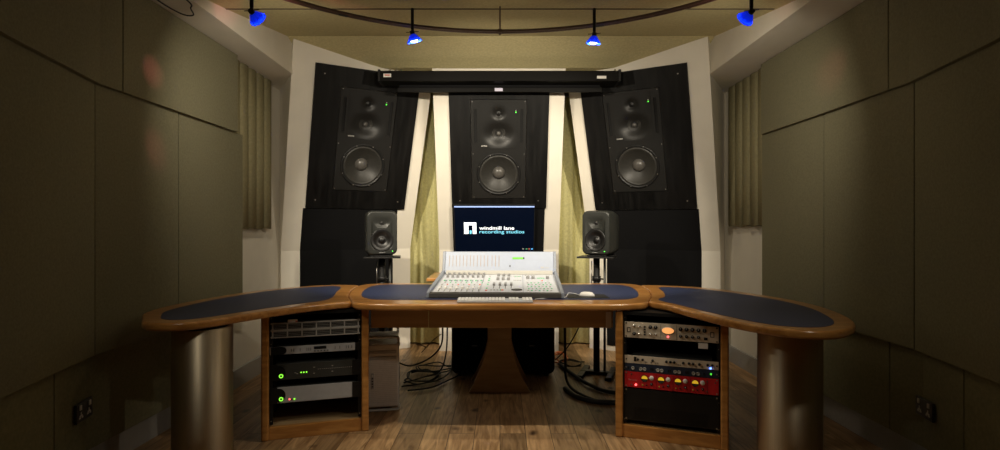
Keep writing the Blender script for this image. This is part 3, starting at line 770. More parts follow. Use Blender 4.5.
def unit(side, z, U, name, label, m, depth=.28, ear=None):
    h = .0445*U
    x, y, a, W = (Lx, Ly, La, LWd) if side < 0 else (Rx, Ry, Ra, RWd)
    Mx = Matrix.Translation((x, y, 0)) @ Matrix.Rotation(a, 4, 'Z')
    p = Mx @ Vector((W/2, .026, z))
    t = thing(name, label, 'rack unit', p, (0, 0, a), 'audio units mounted in the rack cabinets'); t.scale = (1.02, 1, 1)
    bm = bmnew(); add_box(bm, (-.2415, -.004, .0008), (.2415, .0, h-.0008)); f = obj('faceplate', bm, m, t, .0008)
    bm = bmnew(); add_box(bm, (-.21, 0, .003), (.21, depth, h-.003)); obj('chassis', bm, DKGREY, t)
    for sx in (-1, 1):
        for zz in ((.008, h-.008) if U > 1 else (h/2,)):
            bm = bmnew(); add_cyl(bm, .0042, 0, .003, at(sx*.233, -.004, zz), 10); obj('screw', bm, BLKP if m in (BEIGE,) else SCREW, t)
    return t, h
def knob(t, x, z, r=.008, d=.012, m=None, cap=None, y=-.004):
    bm = bmnew(); add_lathe(bm, [(r, 0), (r, d*.7), (r*.85, d), (0, d)], at(x, y, z), 16); o = obj('knob', bm, m or BLKP, t)
    if cap:
        bm = bmnew(); cbox(bm, (x, y-d-.0005, z+r*.4), (.0016, .001, r*.9)); obj('pointer', bm, cap, o)
    return o
# left rack: vented power supply, 2U
t, h = unit(-1, .560, 2, 'vented_power_supply', 'silver louvred power supply, topmost unit in the left rack', BLKP)
bm = bmnew()
for z0, z1 in ((.002, .008), (.038, .050), (.080, .087)): add_box(bm, (-.236, -.012, z0), (.236, -.004, z1))
for k in range(7):
    x = -.226+k*.0753; add_box(bm, (x-.004, -.012, .002), (x+.004, -.004, .087))
obj('grille_frame', bm, DSILV, t, .001)
for r0 in (.012, .052):
    for k in range(6):
        bm = bmnew(); x = -.226+k*.0753
        for j in range(3): add_box(bm, (x+.006, -.010, r0+.002+j*.009), (x+.069, -.006, r0+.0055+j*.009))
        obj('louvre', bm, mat('louvre_grey', (.17, .165, .155), .5, metal=.1, noise=.05), t)
bm = bmnew(); cbox(bm, (-.125, -.006, .094), (.050, .002, .017)); o = obj('paper_tag', bm, CARD, t); o['label'] = 'white paper tag on top'
bm = bmnew(); cbox(bm, (-.105, -.0075, .091), (.010, .001, .008)); obj('red_print', bm, RBUT, o)
# 1U display unit
t, h = unit(-1, .468, 1, 'sync_unit', 'slim silver unit with small dark display, second in the left rack', SILV)
bm = bmnew(); cbox(bm, (.225, -.0055, h/2), (.034, .004, h)); obj('side_cap', bm, BLKP, t, .001)
bm = bmnew(); cbox(bm, (.02, -.005, .028), (.066, .002, .016)); obj('display', bm, BLKP, t)
for k in range(5):
    bm = bmnew(); cbox(bm, (-.008+k*.017, -.006, .010), (.008, .003, .006)); obj('button', bm, DKGREY, t)
for k, x in enumerate((-.13, -.118, -.085, -.05, -.04, -.03, .10, .125, .16, .172, .19)):
    bm = bmnew(); cbox(bm, (x, -.005, .022), (.003, .002, .016)); obj('led_column', bm, DKGREY, t)
bm = bmnew(); cbox(bm, (-.205, -.0055, h/2), (.06, .004, h*.96)); add_cyl(bm, h*.45, 0, .005, at(-.175, -.004, h/2), 24); obj('power_lobe', bm, BLKP, t)
# two 2U interfaces
def interface(z, m, label):
    t, h = unit(-1, z, 2, 'audio_interface', label, m)
    bm = bmnew(); cbox(bm, (-.222, -.0055, h/2), (.040, .004, h)); add_cyl(bm, h*.42, 0, .005, at(-.198, -.004, h*.50), 32); obj('power_lobe', bm, BLKP, t)
    bm = bmnew(); cbox(bm, (.217, -.0055, h/2), (.049, .004, h)); obj('side_cap', bm, BLKP, t, .001)
    bm = bmnew(); add_lathe(bm, [(.0065, 0), (.0065, .003), (.011, .003), (.011, 0)], at(-.183, -.009, .024), 24); obj('power_ring', bm, LGREEN, t)
    return t
t = interface(.326, mat('graphite_panel', (.055, .058, .055), .4, metal=.3, noise=.05), 'dark grey unit with three green lights, third in the left rack')
for k in range(3):
    bm = bmnew(); cbox(bm, (-.080+k*.014, -.0055, .036), (.007, .003, .006)); obj('green_led', bm, LGREEN, t)
for k in range(18):
    bm = bmnew(); cbox(bm, (.01+k*.0105, -.005, .048), (.005, .002, .0025)); obj('led', bm, DSILV, t)
for x, z in ((-.012, .060), (-.012, .026), (.085, .03), (.085, .062), (-.11, .036), (-.10, .030)):
    bm = bmnew(); cbox(bm, (x, -.005, z), (.009, .002, .004)); obj('led', bm, DSILV, t)
t = interface(.198, SILV, 'plain silver unit with one red light, lowest in the left rack')
for x, m in ((-.140, RED), (-.115, LGREEN)):
    bm = bmnew(); cbox(bm, (x, -.0055, .018), (.008, .003, .007)); obj('status_led', bm, m, t)
bm = bmnew(); cbox(bm, (-.128, -.0055, .018), (.006, .003, .007)); obj('status_led', bm, BLKP, t)

# right rack: 2U tube preamp with round amber meter
t, h = unit(1, .560, 2, 'preamp_unit', 'champagne coloured unit with glowing oval meter, topmost in the right rack', BEIGE)
bm = bmnew(); add_lathe(bm, [(.034, 0), (.034, .004), (.030, .005)], Matrix.Translation((-.012, -.004, .052)) @ Matrix.Diagonal((1, 1, .56, 1)) @ FACE, 32); obj('meter_bezel', bm, DSILV, t)
bm = bmnew(); add_cyl(bm, .031, 0, .005, Matrix.Translation((-.012, -.004, .052)) @ Matrix.Diagonal((1, 1, .55, 1)) @ FACE, 32); obj('glowing_meter', bm, AMBER, t)
bm = bmnew(); add_cyl(bm, .0055, 0, .004, at(-.012, -.004, .018), 14); obj('red_lamp', bm, RED, t)
for x, z, r in ((-.190, .066, .009), (-.190, .024, .010), (-.162, .066, .007), (-.162, .024, .007), (-.104, .066, .010), (-.076, .066, .010), (-.104, .026, .008), (-.076, .026, .007)):
    knob(t, x, z, r, .012, CHROME if r < .0095 else BLKP, CARD)
for k in range(4):
    bm = bmnew(); cbox(bm, (-.134, -.006, .022+k*.0145), (.010, .005, .007)); obj('switch', bm, BLKP, t)
for k in range(5): knob(t, .052+k*.030, .064, .0105, .012, BLKP, CARD)
for k in range(4): knob(t, .052+k*.030, .026, .008, .012, BLKP, CARD)
bm = bmnew()
for a, b in (((-.228, -.0055, .030), (-.210, -.004, .034)), ((-.228, -.0055, .054), (-.210, -.004, .058)), ((-.228, -.0055, .030), (-.225, -.004, .058)), ((-.213, -.0055, .030), (-.210, -.004, .058))): add_box(bm, a, b)
obj('printed_square', bm, BLKP, t)
bm = bmnew()
for a, b in (((.200, -.0055, .030), (.220, -.004, .034)), ((.200, -.0055, .054), (.220, -.004, .058)), ((.200, -.0055, .030), (.203, -.004, .058)), ((.217, -.0055, .030), (.220, -.004, .058))): add_box(bm, a, b)
obj('printed_square', bm, BLKP, t)
bm = bmnew(); cbox(bm, (.178, -.005, .020), (.018, .002, .014)); obj('label_plate', bm, BLKP, t)
for x in (-.05, .032):
    bm = bmnew(); cbox(bm, (x, -.0045, h/2), (.0015, .001, h*.9)); obj('divider', bm, DKGREY, t)
bm = bmnew(); cbox(bm, (.165, -.006, -.018), (.048, .002, .030)); o = obj('paper_tag', bm, CARD, t); o['label'] = 'white paper tag hanging below'
# 1U channel strip
t, h = unit(1, .4170, 1, 'channel_strip', 'slim champagne unit with a row of small black knobs, second in the right rack', BEIGE)
for x in (-.17, -.145, -.092, -.02, 0, .02, .065, .094, .115, .147, .188, .21): knob(t, x, .024, .0068, .010)
for x in (-.13, -.123, -.075, -.065, .04, .05, .13, .16, -.10, .20):
    bm = bmnew(); cbox(bm, (x, -.005, .012), (.004, .003, .006)); obj('button', bm, DKGREY, t)
bm = bmnew(); cbox(bm, (-.185, -.005, .025), (.012, .004, .024)); obj('logo_plate', bm, BLKP, t)
bm = bmnew(); add_cyl(bm, .005, 0, .005, at(.202, -.004, .008), 14); obj('blue_led', bm, BLUE, t)
# 1U navy patch panel
t, h = unit(1, .3720, 1, 'patch_panel', 'slim navy panel with ringed sockets, between champagne and red units', NAVYP)
for x in (-.197, -.155, -.135, -.065, -.045, .025, .045, .118, .140):
    bm = bmnew(); add_lathe(bm, [(.0095, 0), (.0095, .004), (.006, .004), (.006, .001), (0, .001)], at(x, -.004, .018), 18); obj('jack_socket', bm, DSILV, t)
for x in (-.22, -.1, -.09, -.01, 0, .08, .09, .17):
    bm = bmnew(); cbox(bm, (x, -.005, .020), (.006, .003, .014)); obj('switch', bm, BLKP, t)
bm = bmnew(); cbox(bm, (.204, -.006, .022), (.008, .003, .009)); obj('green_led', bm, GREEN, t)
# 2U red preamp
t, h = unit(1, .2820, 2, 'red_preamp', 'bright red unit with four round yellow meters in the right rack', REDP)
for k in range(4):
    x = -.135+k*.087
    bm = bmnew(); add_lathe(bm, [(.0185, 0), (.0185, .005), (.0165, .006), (.0160, .002)], at(x, -.004, .056), 28); mt = obj('meter', bm, BLKP, t)
    bm = bmnew(); poly = [(.016*math.cos(a), .056+.016*math.sin(a)) for a in [R(-8)+i*R(196)/20 for i in range(21)]]
    add_prism(bm, poly, .004, .0075, Matrix.Rotation(R(90), 4, 'X')); obj('meter_dial', bm, YEL, mt)
    bm = bmnew(); poly = [(x_, z_) for x_, z_ in [(.0155*math.cos(a), .056+.0155*math.sin(a)) for a in [R(188)+i*R(164)/20 for i in range(21)]]]
    add_prism(bm, poly, .004, .0070, Matrix.Rotation(R(90), 4, 'X')); lw = obj('meter_cover', bm, DKGREY, mt)
    for oo in (mt.children): oo.location.x = x
    knob(t, x+.037, .062, .012, .010, CARD, None)
    knob(t, x+.037, .028, .007, .012, BLKP, CARD)
    knob(t, x-.010, .018, .004, .006, mat('mustard_cap', (.45, .33, .05), .5, noise=.05)); knob(t, x+.010, .020, .004, .006, BLKP)
    bm = bmnew(); cbox(bm, (x+.062, -.0045, h/2), (.001, .001, h*.9)); obj('divider', bm, BLKP, t)
for x, z in ((-.205, .074), (-.205, .014), (.225, .066), (.185, .070), (.185, .016)): knob(t, x, z, .004, .004, DKGREY)
bm = bmnew(); add_cyl(bm, .006, 0, .005, at(-.181, -.004, .017), 14); obj('power_lamp', bm, RED, t)
text_mesh('name_lettering', 'Focusrite', .014, mat('dusty_pink', (.6, .2, .2), .5, noise=.02), t, Matrix.Translation((-.220, -.0045, .038)) @ FACE, .0003, width=.044)
# blank vent panels below
t, h = unit(1, .098, 4, 'blank_panel', 'plain black blank panel below the red unit in the right rack', BLK, .01)
bm = bmnew(); 
for k in range(10): add_box(bm, (-.19, -.0055, .012+k*.007), (.19, -.004, .014+k*.007))
obj('vent_ribs', bm, BLKP, t)

# ------------------------------------------------------------------ computer tower
t = thing('computer_tower', 'silver aluminium computer tower on the floor beside the left rack', 'computer', (-.745, 3.56, 0), (0, 0, R(11))); t.scale = (1, 1, .95)
bm = bmnew(); add_box(bm, (-.103, 0, .035), (.103, .475, .455)); obj('case', bm, ALU, t, .012, 3)
for y0 in (.008, .425):
    bm = bmnew(); pts = catmull([(-.099, y0+.02, .44), (-.099, y0+.02, .480), (-.085, y0+.02, .497), (0, y0+.02, .499), (.085, y0+.02, .497), (.099, y0+.02, .480), (.099, y0+.02, .44)], 5)
    add_tube(bm, pts, .009, 8, 1.4); obj('handle', bm, ALU, t)
    bm = bmnew(); pts = catmull([(-.099, y0+.02, .045), (-.099, y0+.02, .022), (-.085, y0+.02, .010), (0, y0+.02, .009), (.085, y0+.02, .010), (.099, y0+.02, .022), (.099, y0+.02, .045)], 5)
    add_tube(bm, pts, .009, 8, 1.4); obj('foot', bm, ALU, t)
for z in (.405, .365):
    bm = bmnew(); cbox(bm, (0, -.002, z), (.17, .006, .022)); obj('drive_door', bm, SILV, t, .002)
bm = bmnew()
for r0 in range(22):
    for c0 in range(14): cbox(bm, (-.08+c0*.0125, -.0005, .07+r0*.0125), (.005, .0015, .005))
o = obj('front_perforation', bm, mat('perforation_grey', (.50, .50, .49), .5, noise=.05), t); o['kind'] = 'stuff'
bm = bmnew(); cbox(bm, (-.064, -.003, .215), (.018, .004, .105)); pp = obj('port_strip', bm, SILV, t, .002)
for k, z in enumerate((.250, .232, .214, .196, .178)):
    bm = bmnew(); cbox(bm, (-.064, -.006, z), (.010, .003, .007)); obj('port', bm, BLKP if k else WPL, pp)

# ------------------------------------------------------------------ subwoofers
def sub(x, label):
    t = thing('subwoofer', label, 'subwoofer', (x, 4.42, 0), (0, 0, 0), 'black subwoofers under the desk')
    bm = bmnew(); poly = []
    w, r = .182, .05
    for cx, cz, a0 in ((w-r, .02+r, -90), (w-r, .60-r, 0), (-w+r, .60-r, 90), (-w+r, .02+r, 180)):
        for i in range(7):
            a = R(a0+i*15); poly.append((cx+r*math.cos(a), cz+r*math.sin(a)))
    add_prism(bm, poly, -.36, -.0, Matrix.Rotation(R(90), 4, 'X')); obj('cabinet', bm, BLKP, t, .006)
    bm = bmnew(); poly2 = [(px*.93, .31+(pz-.31)*.93) for px, pz in poly]; add_prism(bm, poly2, 0, .010, Matrix.Rotation(R(90), 4, 'X')); obj('grille', bm, BLKFAB, t, .003)
    bm = bmnew(); cbox(bm, (.0, -.0115, .245), (.045, .003, .010)); bd = obj('name_badge', bm, DKGREY, t)
    text_mesh('badge_lettering', 'GENELEC', .009, SILV, bd, Matrix.Translation((-.020, -.0132, .2415)) @ FACE, .0003, width=.04)
    for sx in (-1, 1):
        for yy in (.04, .31):
            bm = bmnew(); add_cyl(bm, .018, 0, .024, Matrix.Translation((sx*.12, yy, 0)), 14); obj('foot', bm, BLKR, t)
sub(-.200, 'black subwoofer under the desk, left of the pedestal')
sub(.250, 'black subwoofer under the desk, right of the pedestal')

# ------------------------------------------------------------------ nearfield speakers on stands
def nearfield(x, y, z, yaw, label, slabel, ly=0):
    t = thing('nearfield_speaker', label, 'speaker', (x, y, z), (0, 0, yaw), 'grey nearfield speakers on stands'); t.scale = (1.03, 1.03, 1.03)
    W, H, D = .237, .338, .215
    zc = .012+H/2
    def rr(w, h, r, n=8):
        out = []
        for cx, cz, a0 in ((w/2-r, h/2-r, 0), (-w/2+r, h/2-r, 90), (-w/2+r, -h/2+r, 180), (w/2-r, -h/2+r, 270)):
            for i in range(n+1):
                a = R(a0+i*90/n); out.append((cx+r*math.cos(a), cz+r*math.sin(a)))
        return out
    bm = bmnew(); rings = []
    # back to front
    for (yy, k, r) in ((D, .70, .05), (D-.006, .80, .055), (D-.03, .92, .055), (D*.5, 1.0, .05), (.035, 1.0, .045), (.016, .985, .042), (.006, .955, .040), (.0, .915, .038)):
        rings.append([(px, yy, zc+pz) for px, pz in rr(W*k, H*(1-(1-k)*.75), r)])
    def dip(px, pz):
        d = .020*math.exp(-((px/.058)**2+((pz-.075)/.042)**2)**1.3)
        d += .036*math.exp(-((px/.082)**2+((pz+.055)/.082)**2)**9)
        return d
    last = rings[-1]
    m = 26
    for j in range(1, m+1):
        k = 1-j/m
        rg = []
        for (px, yy, pz) in last:
            qx, qz = px*k, (pz-zc)*k
            rg.append((qx, -.003*(1-k)+dip(qx, qz), zc+qz))
        rings.append(rg)
    V = [[bm.verts.new(p) for p in rg] for rg in rings]
    n = len(V[0])
    for a, b in zip(V, V[1:]):
        for i in range(n):
            f = bm.faces.new((a[i], a[(i+1) % n], b[(i+1) % n], b[i])); f.smooth = True
    bm.faces.new(V[0][::-1])
    bmesh.ops.remove_doubles(bm, verts=bm.verts, dist=1e-5)
    body = obj('enclosure', bm, GENBODY, t)
    bm = bmnew(); add_lathe(bm, [(.086, .0), (.086, .004), (.080, .006), (.074, .002), (.068, .003), (.058, -.006), (.038, -.018), (.024, -.022), (.022, -.018), (.014, -.012), (0, -.010)], at(0, .001, zc-.055), 40); obj('woofer', bm, GENCONE, t)
    bm = bmnew(); add_lathe(bm, [(.017, 0), (.017, .004), (.012, .004), (.010, .003), (.006, .007), (0, .008)], at(0, .0165, zc+.075), 24); obj('tweeter', bm, BLKP, t)
    bm = bmnew(); add_cyl(bm, .004, 0, .003, at(.078, -.002, zc-.140), 12); obj('green_led', bm, GREEN, t)
    bm = bmnew(); cbox(bm, (0, -.004, zc-.150), (.050, .002, .007)); bd = obj('name_badge', bm, DKGREY, t)
    text_mesh('badge_lettering', 'GENELEC', .008, SILV, bd, Matrix.Translation((-.022, -.0053, zc-.153)) @ FACE, .0002, width=.044)
    bm = bmnew(); add_box(bm, (-.085, .02, 0), (.085, .19, .010)); add_box(bm, (-.07, .03, .010), (.07, .18, .018)); obj('rubber_foot', bm, BLKR, t, .004)
    # stand
    s = thing('speaker_stand', slabel, 'stand', (x, y, 0), (0, 0, yaw*.5), 'black speaker stands behind the desk')
    bm = bmnew(); cbox(bm, (0, .10, z-.0075), (.285, .24, .013)); obj('top_plate', bm, BLK, s, .003)
    bm = bmnew(); cyl_between(bm, (-.005, .10, .03), (-.005, .10, z-.013), .026, 20); pl_ = obj('pole', bm, BLK, s)
    bm = bmnew(); cyl_between(bm, (.058, .11, .03), (.058, .11, z-.013), .010, 12); obj('rear_pole', bm, DKGREY, s)
    bm = bmnew(); cyl_between(bm, (-.005, .10, z-.20), (-.005, .10, z-.16), .034, 20); cyl_between(bm, (-.005, .10, z-.18), (.05, .06, z-.18), .007); obj('height_clamp', bm, BLKP, pl_)
    bm = bmnew(); cyl_between(bm, (-.045, .10, z-.25), (-.045, .11, z-.04), .004); obj('bracket_rod', bm, SCREW, s)
    bm = bmnew(); cbox(bm, (0, .10, .018), (.26, .06, .028)); cbox(bm, (-.11, .10, .016), (.05, .36, .026)); cbox(bm, (.11, .10, .016), (.05, .36, .026)); obj('base', bm, BLK, s, .006)
nearfield(-.922, 4.38, .948, R(20), 'dark grey nearfield speaker on a stand, left behind the desk', 'black speaker stand behind the left desk joint')
nearfield(.745, 4.38, .948, R(-37), 'dark grey nearfield speaker on a stand, right behind the desk', 'black speaker stand behind the right desk joint')

# ------------------------------------------------------------------ mixing console
t = thing('mixing_console', 'white and silver mixing console with meter bridge on the desk centre', 'mixing console', (-.1476, .002, 0), (0, 0, R(-2)))
Y0, Y1, z0s, z1s = 3.40, 4.045, .778, .838
def sz_(f): return lerp(z0s, z1s, f)
def sy_(f): return lerp(Y0, Y1, f)
# body: side profile extruded in x
ML = Matrix(((0, 0, 1, 0), (1, 0, 0, 0), (0, 1, 0, 0), (0, 0, 0, 1)))   # (a,b,c)->(x=c, y=a, z=b)
bm = bmnew(); add_prism(bm, [(3.375, .757), (4.045, .757), (4.045, .835), (3.40, .776), (3.375, .770)], -.400, .400, ML); obj('chassis', bm, CONS2, t, .002)
bm = bmnew(); add_prism(bm, [(3.352, .755), (3.378, .755), (3.400, .779), (3.385, .786), (3.356, .780)], -.398, .398, ML); obj('front_armrest', bm, CONSD, t, .002)
for sx in (-1, 1):
    bm = bmnew(); x = sx*.4045
    add_prism(bm, [(3.365, .753), (4.16, .753), (4.175, .90), (4.155, 1.000), (4.10, 1.000), (4.055, .865), (3.42, .798), (3.372, .785)], x-.0095, x+.0095, ML); obj('end_cheek', bm, CONS2, t, .003)
bm = bmnew(); add_prism(bm, [(Y0, z0s-.006), (Y1, z1s-.006), (Y1, z1s), (Y0, z0s)], -.396, .396, ML); surf = obj('control_surface', bm, CONSS, t)
for xa in (-.100, .170):
    bm = bmnew(); add_prism(bm, [(Y0, z0s), (Y1, z1s), (Y1, z1s+.0012), (Y0, z0s+.0012)], xa-.0015, xa+.0015, ML); obj('panel_seam', bm, CONS2, surf)
# meter bridge, leaning back
bm = bmnew(); add_prism(bm, [(4.048, .758), (4.16, .758), (4.17, .93), (4.150, .998), (4.112, .998), (4.062, .862), (4.048, .858)], -.397, .397, ML); mb = obj('meter_bridge', bm, CONS, t, .004)
bm = bmnew(); add_prism(bm, [(4.030, .838), (4.050, .838), (4.062, .864), (4.050, .866), (4.034, .856)], -.385, .385, ML); obj('cream_strip', bm, CREAM, t, .002)
def mbp(x, f, w, hgt, d, m, name, parent):
    """a plate lying on the bridge face at height fraction f"""
    a = Vector((0, 4.062, .862)); b = Vector((0, 4.112, .998)); p = a.lerp(b, f); dirv = (b-a).normalized()
    ang = math.atan2(dirv.z, dirv.y)
    M = Matrix.Translation((x, p.y, p.z)) @ Matrix.Rotation(ang-PI/2, 4, 'X')
    bm = bmnew(); cbox(bm, (0, -.0, 0), (w, d, hgt), M); return obj(name, bm, m, parent, 0)
for k in range(15):
    mbp(-.365+k*.0255+(.006 if k > 11 else 0), .52, .0035, .085, .004, mat('meter_tan', (.33, .26, .20), .5, noise=.05), 'meter_column', mb)
mbp(.135, .66, .078, .014, .004, DGREEN, 'green_display', mb)
mbp(.178, .66, .010, .012, .005, BLKP, 'display_end', mb)
mbp(.078, .25, .008, .012, .006, CONSD, 'jack', mb)
mbp(.312, .18, .022, .012, .004, GBUT, 'maker_logo', mb); mbp(.345, .16, .030, .004, .004, GBUT, 'maker_lettering', mb)
UP = Matrix.Rotation(math.atan2(z1s-z0s, Y1-Y0), 4, 'X')
def on(x, f, lift=0): return Matrix.Translation((x, sy_(f), sz_(f)+lift)) @ UP
def cknob(x, f, r, hgt, m, cap=None):
    bm = bmnew(); add_lathe(bm, [(r, 0), (r*.95, hgt*.8), (r*.75, hgt), (0, hgt)], on(x, f), 12); o = obj('rotary_knob', bm, m, t)
    return o
def cbut(x, f, m, s=(.010, .012)):
    bm = bmnew(); cbox(bm, (0, 0, .002), (s[0]*1.2, s[1]*1.3, .005), on(x, f)); obj('button', bm, m, t)
for i in range(8):
    x = -.356+.0355*i
    cknob(x, .95, .0090, .020, KNB); cknob(x, .80, .0095, .020, KNB)
    cbut(x-.005, .62, LBUT, (.008, .020)); cbut(x+.008, .60, CONS2, (.007, .020))
    cbut(x-.004, .40, RBUT if i % 2 else GBUT, (.008, .010)); cbut(x+.008, .50, LBUT if i % 3 else GBUT, (.006, .009))
    bm = bmnew(); cbox(bm, (0, 0, .0007), (.003, .17, .0014), on(x, .20)); sl = obj('fader_slot', bm, CONSD, t)
    fz = .19+.03*math.sin(i*2.1)
    bm = bmnew(); cbox(bm, (0, 0, .006), (.015, .032, .013), on(x, fz)); fc = obj('fader', bm, WPL, t, .002)
    bm = bmnew(); cbox(bm, (0, -.008, .0116), (.012, .006, .001), on(x, fz)); obj('fader_line', bm, CONSD, fc)
for x in (0, .036, .072):
    cknob(x, .88, .0105, .020, KNB); cknob(x, .66, .0105, .020, KNB)
for x in (-.018, .020, .057, .094):
    bm = bmnew(); cbox(bm, (0, 0, .0007), (.004, .15, .0014), on(x, .34)); obj('fader_slot', bm, CONSD, t)
    bm = bmnew(); cbox(bm, (0, 0, .009), (.016, .05, .014), on(x, .38)); obj('fader', bm, KNB, t, .003)
for j, f in enumerate((.12, .22, .42, .52, .62, .72, .84)): cbut(-.060, f, (RBUT, LBUT, LBUT, GBUT, LBUT, LBUT, GBUT)[j])
for k in range(5): cbut(.110+.011*k, .86, LBUT if k % 2 else GBUT, (.007, .008)); cbut(.110+.011*k, .64, GBUT, (.007, .008))
cbut(.040, .14, RBUT, (.012, .012))
for k in range(4): cbut(-.03+.02*k, .14, GBUT if k != 3 else LBUT, (.009, .009))
for x in (.205, .240, .340): cknob(x, .74, .0115, .020, KNB)
for k in range(4): cbut(.275+.013*k, .76, LBUT, (.009, .008)); cbut(.19+.02*k, .92, GBUT, (.009, .008))
cbut(.30, .62, RBUT, (.010, .010))
for j, f in enumerate((.12, .21, .31, .41, .50)):
    for k in range(7): cbut(.200+.024*k+(.006 if j % 2 else 0), f, LBUT if (j+k) % 2 else GBUT, (.008, .008))
bm = bmnew(); add_lathe(bm, [(.034, 0), (.034, .004), (.028, .006), (0, .006)], on(.130, .15) @ Matrix.Diagonal((1, .7, 1, 1)), 28); obj('jog_wheel', bm, CONSD, t)

# ------------------------------------------------------------------ keyboard, mouse, pad
t = thing('computer_keyboard', 'white computer keyboard lying on the desk front edge below the console', 'keyboard', (-.028, 3.22, ZT+.001), (R(1.5), 0, 0))
bm = bmnew(); add_box(bm, (-.215, -.062, .001), (.215, .062, .011)); obj('base', bm, SILV, t, .003)
n = 0
for r0 in range(5):
    xs = [i for i in range(22)]
    for c0 in xs:
        if c0 in (14, 18): continue
        if r0 == 1 and 14 < c0 < 18 : continue
        if r0 == 0 and 3 <= c0 <= 8:
            if c0 != 5: continue
            bm = bmnew(); cbox(bm, (-.205+5.5*.0195, -.047, .014), (.112, .018, .005)); obj('space_key', bm, WPL, t, .001); continue
        n += 1
        if n > 98: continue
        bm = bmnew(); cbox(bm, (-.205+c0*.0195, -.047+r0*.0235, .014), (.0165, .0195, .006)); obj('key', bm, WPL, t, 0)
t = thing('mouse_pad', 'thin black mouse pad on the desk right of the console', 'mouse pad', (.535, 3.46, ZT+.0015))
bm = bmnew(); add_box(bm, (-.125, -.10, 0), (.125, .09, .003)); obj('mat', bm, BLKR, t, .001)
t = thing('computer_mouse', 'white computer mouse on the black pad', 'mouse', (.535, 3.45, ZT+.0048), (0, 0, R(70))); t.scale = (.88, .88, .88)
bm = bmnew(); rings = []
for j in range(9):
    a = j/8*PI/2; rings.append([bm.verts.new((.030*math.cos(a)**.6*math.cos(b)*(1), .056*math.cos(a)**.6*math.sin(b), .030*math.sin(a))) for b in [2*PI*i/28 for i in range(28)]] if j < 8 else [bm.verts.new((0, 0, .030))])
for a, b in zip(rings, rings[1:]):
    for i in range(28):
        j = (i+1) % 28
        f = bm.faces.new((a[i], a[j], b[j], b[i])) if len(b) > 1 else bm.faces.new((a[i], a[j], b[0])); f.smooth = True
bm.faces.new(rings[0][::-1]); obj('shell', bm, WPL, t)
bm = bmnew(); add_lathe(bm, [(.004, -.002), (.004, .001), (0, .003)], Matrix.Translation((0, .028, .0265)), 12); obj('scroll_ball', bm, GBUT, t)
def cable(pts, r, label, m=BLKR, group=None, k=8):
    bm = bmnew(); add_tube(bm, catmull(pts, k), r, 8); tag(obj('cable', bm, m), label, 'cable', group)
cable([(.49, 3.50, .757), (.47, 3.58, .756), (.44, 3.60, .755), (.42, 3.50, .755), (.38, 3.38, .7535), (.24, 3.335, .7535), (.205, 3.27, .758)], .0022, 'thin white cable running from the mouse to the keyboard', WPL)

# ------------------------------------------------------------------ cables on the floor
G = 'black cables tangled on the floor under the desk'
LC = 'black cable in the tangle on the floor between computer tower and left subwoofer'
def tangle(cx, cy, rx, ry, turns, z, seed, r=.005):
    rd = random.Random(seed); pts = []
    for i in range(int(turns*8)):
        a = i*PI/4; k = 1+rd.uniform(-.25, .25)
        pts.append((cx+rx*k*math.cos(a), cy+ry*k*math.sin(a), z+rd.uniform(0, .03)))
    return pts
cable(tangle(-.60, 4.35, .14, .16, 2.5, .010, 1), .0055, LC, group=G)
cable(tangle(-.52, 4.60, .16, .12, 2.2, .014, 2), .005, LC, group=G)
cable([(-.66, 4.0, .012), (-.50, 4.05, .02), (-.40, 4.25, .014), (-.32, 4.38, .03), (-.41, 4.6, .012)], .006, LC, group=G)
cable([(-.72, 4.1, .012), (-.55, 4.2, .012), (-.46, 4.3, .012), (-.40, 4.5, .02), (-.42, 4.9, .012)], .006, LC, group=G)
cable([(-.40, 4.0, .69), (-.42, 4.1, .50), (-.44, 4.2, .30), (-.55, 4.35, .16), (-.70, 4.4, .09), (-.80, 4.45, .10)], .0065, 'black cable sagging from the desk down to the computer tower')
cable([(-.38, 4.05, .69), (-.39, 4.15, .45), (-.41, 4.25, .22), (-.47, 4.35, .06), (-.60, 4.35, .012), (-.72, 4.2, .012)], .006, 'black cable hanging from the desk beside the left subwoofer')
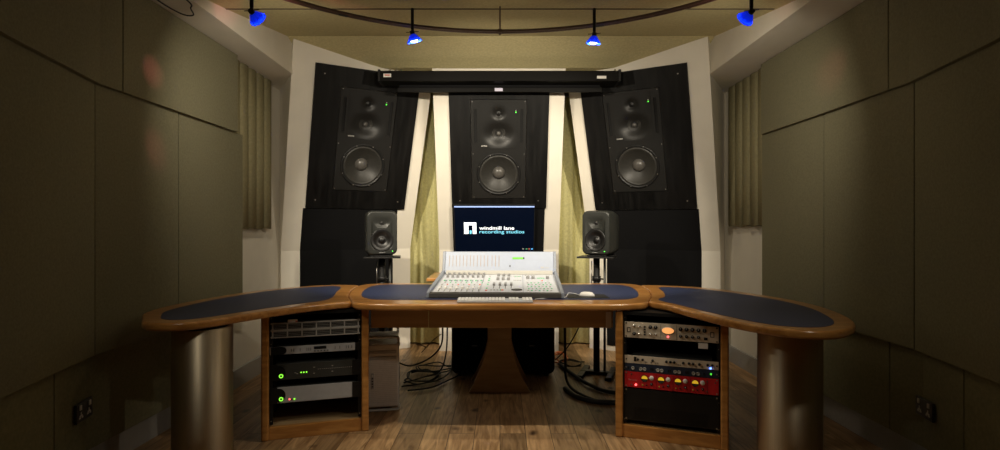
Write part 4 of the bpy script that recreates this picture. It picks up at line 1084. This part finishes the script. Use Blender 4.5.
cable([(-.62, 4.15, .31), (-.56, 4.2, .28), (-.60, 4.3, .22), (-.52, 4.35, .30), (-.46, 4.4, .34)], .004, 'thin pale cable curling above the left tangle', mat('beige_jacket', (.45, .38, .25), .6, noise=.05))
cable([(-1.26, 3.62, .20), (-1.36, 3.5, .10), (-1.34, 3.35, .06), (-1.28, 3.60, .03)], .006, 'short black cable at the outer side of the left rack')
RC = 'black cable on the floor between right subwoofer and right rack'
cable([(.46, 4.1, .69), (.48, 4.15, .45), (.49, 4.2, .20), (.50, 4.1, .03), (.62, 3.80, .014), (.80, 3.68, .014)], .010, 'thick black cable hanging from the desk right of the right subwoofer')
cable([(.47, 4.05, .012), (.52, 3.86, .014), (.64, 3.74, .014), (.84, 3.72, .014), (.95, 3.74, .014)], .017, 'thickest black hose curving on the floor to the right rack')
cable([(.50, 4.75, .02), (.60, 4.30, .02), (.66, 4.12, .02), (.74, 3.98, .016), (.88, 3.90, .016)], .014, RC, group='black floor cables at the right')
cable([(.62, 4.05, .69), (.62, 4.3, .45), (.56, 4.6, .20), (.48, 4.85, .03)], .005, 'thin black cable slanting down behind the desk on the right')
cable(tangle(.52, 4.95, .07, .14, 2.4, .012, 5), .006, 'orange cable coiled on the floor beside the right subwoofer', PCAB)
cable(tangle(.60, 4.75, .10, .10, 2.0, .012, 6), .005, 'black cable coiled with the orange one beside the right subwoofer')

# ------------------------------------------------------------------ camera, world, render look
cam = bpy.data.cameras.new('camera'); co = bpy.data.objects.new('camera', cam); C.objects.link(co)
co.location = (0, 0, 1.18); co.rotation_euler = (R(90), 0, 0)
cam.sensor_width = 36; cam.lens = 36*560/1000; cam.shift_y = 2/1000.
cam.clip_start = .05
bpy.context.scene.camera = co
w = bpy.data.worlds.new('world'); w.use_nodes = True; w.node_tree.nodes['Background'].inputs[0].default_value = (.9, .75, .55, 1)
w.node_tree.nodes['Background'].inputs[1].default_value = .004
bpy.context.scene.world = w
vs = bpy.context.scene.view_settings
vs.view_transform = 'Standard'; vs.look = 'None'; vs.gamma = 1; vs.use_curve_mapping = False; vs.exposure = 0.0
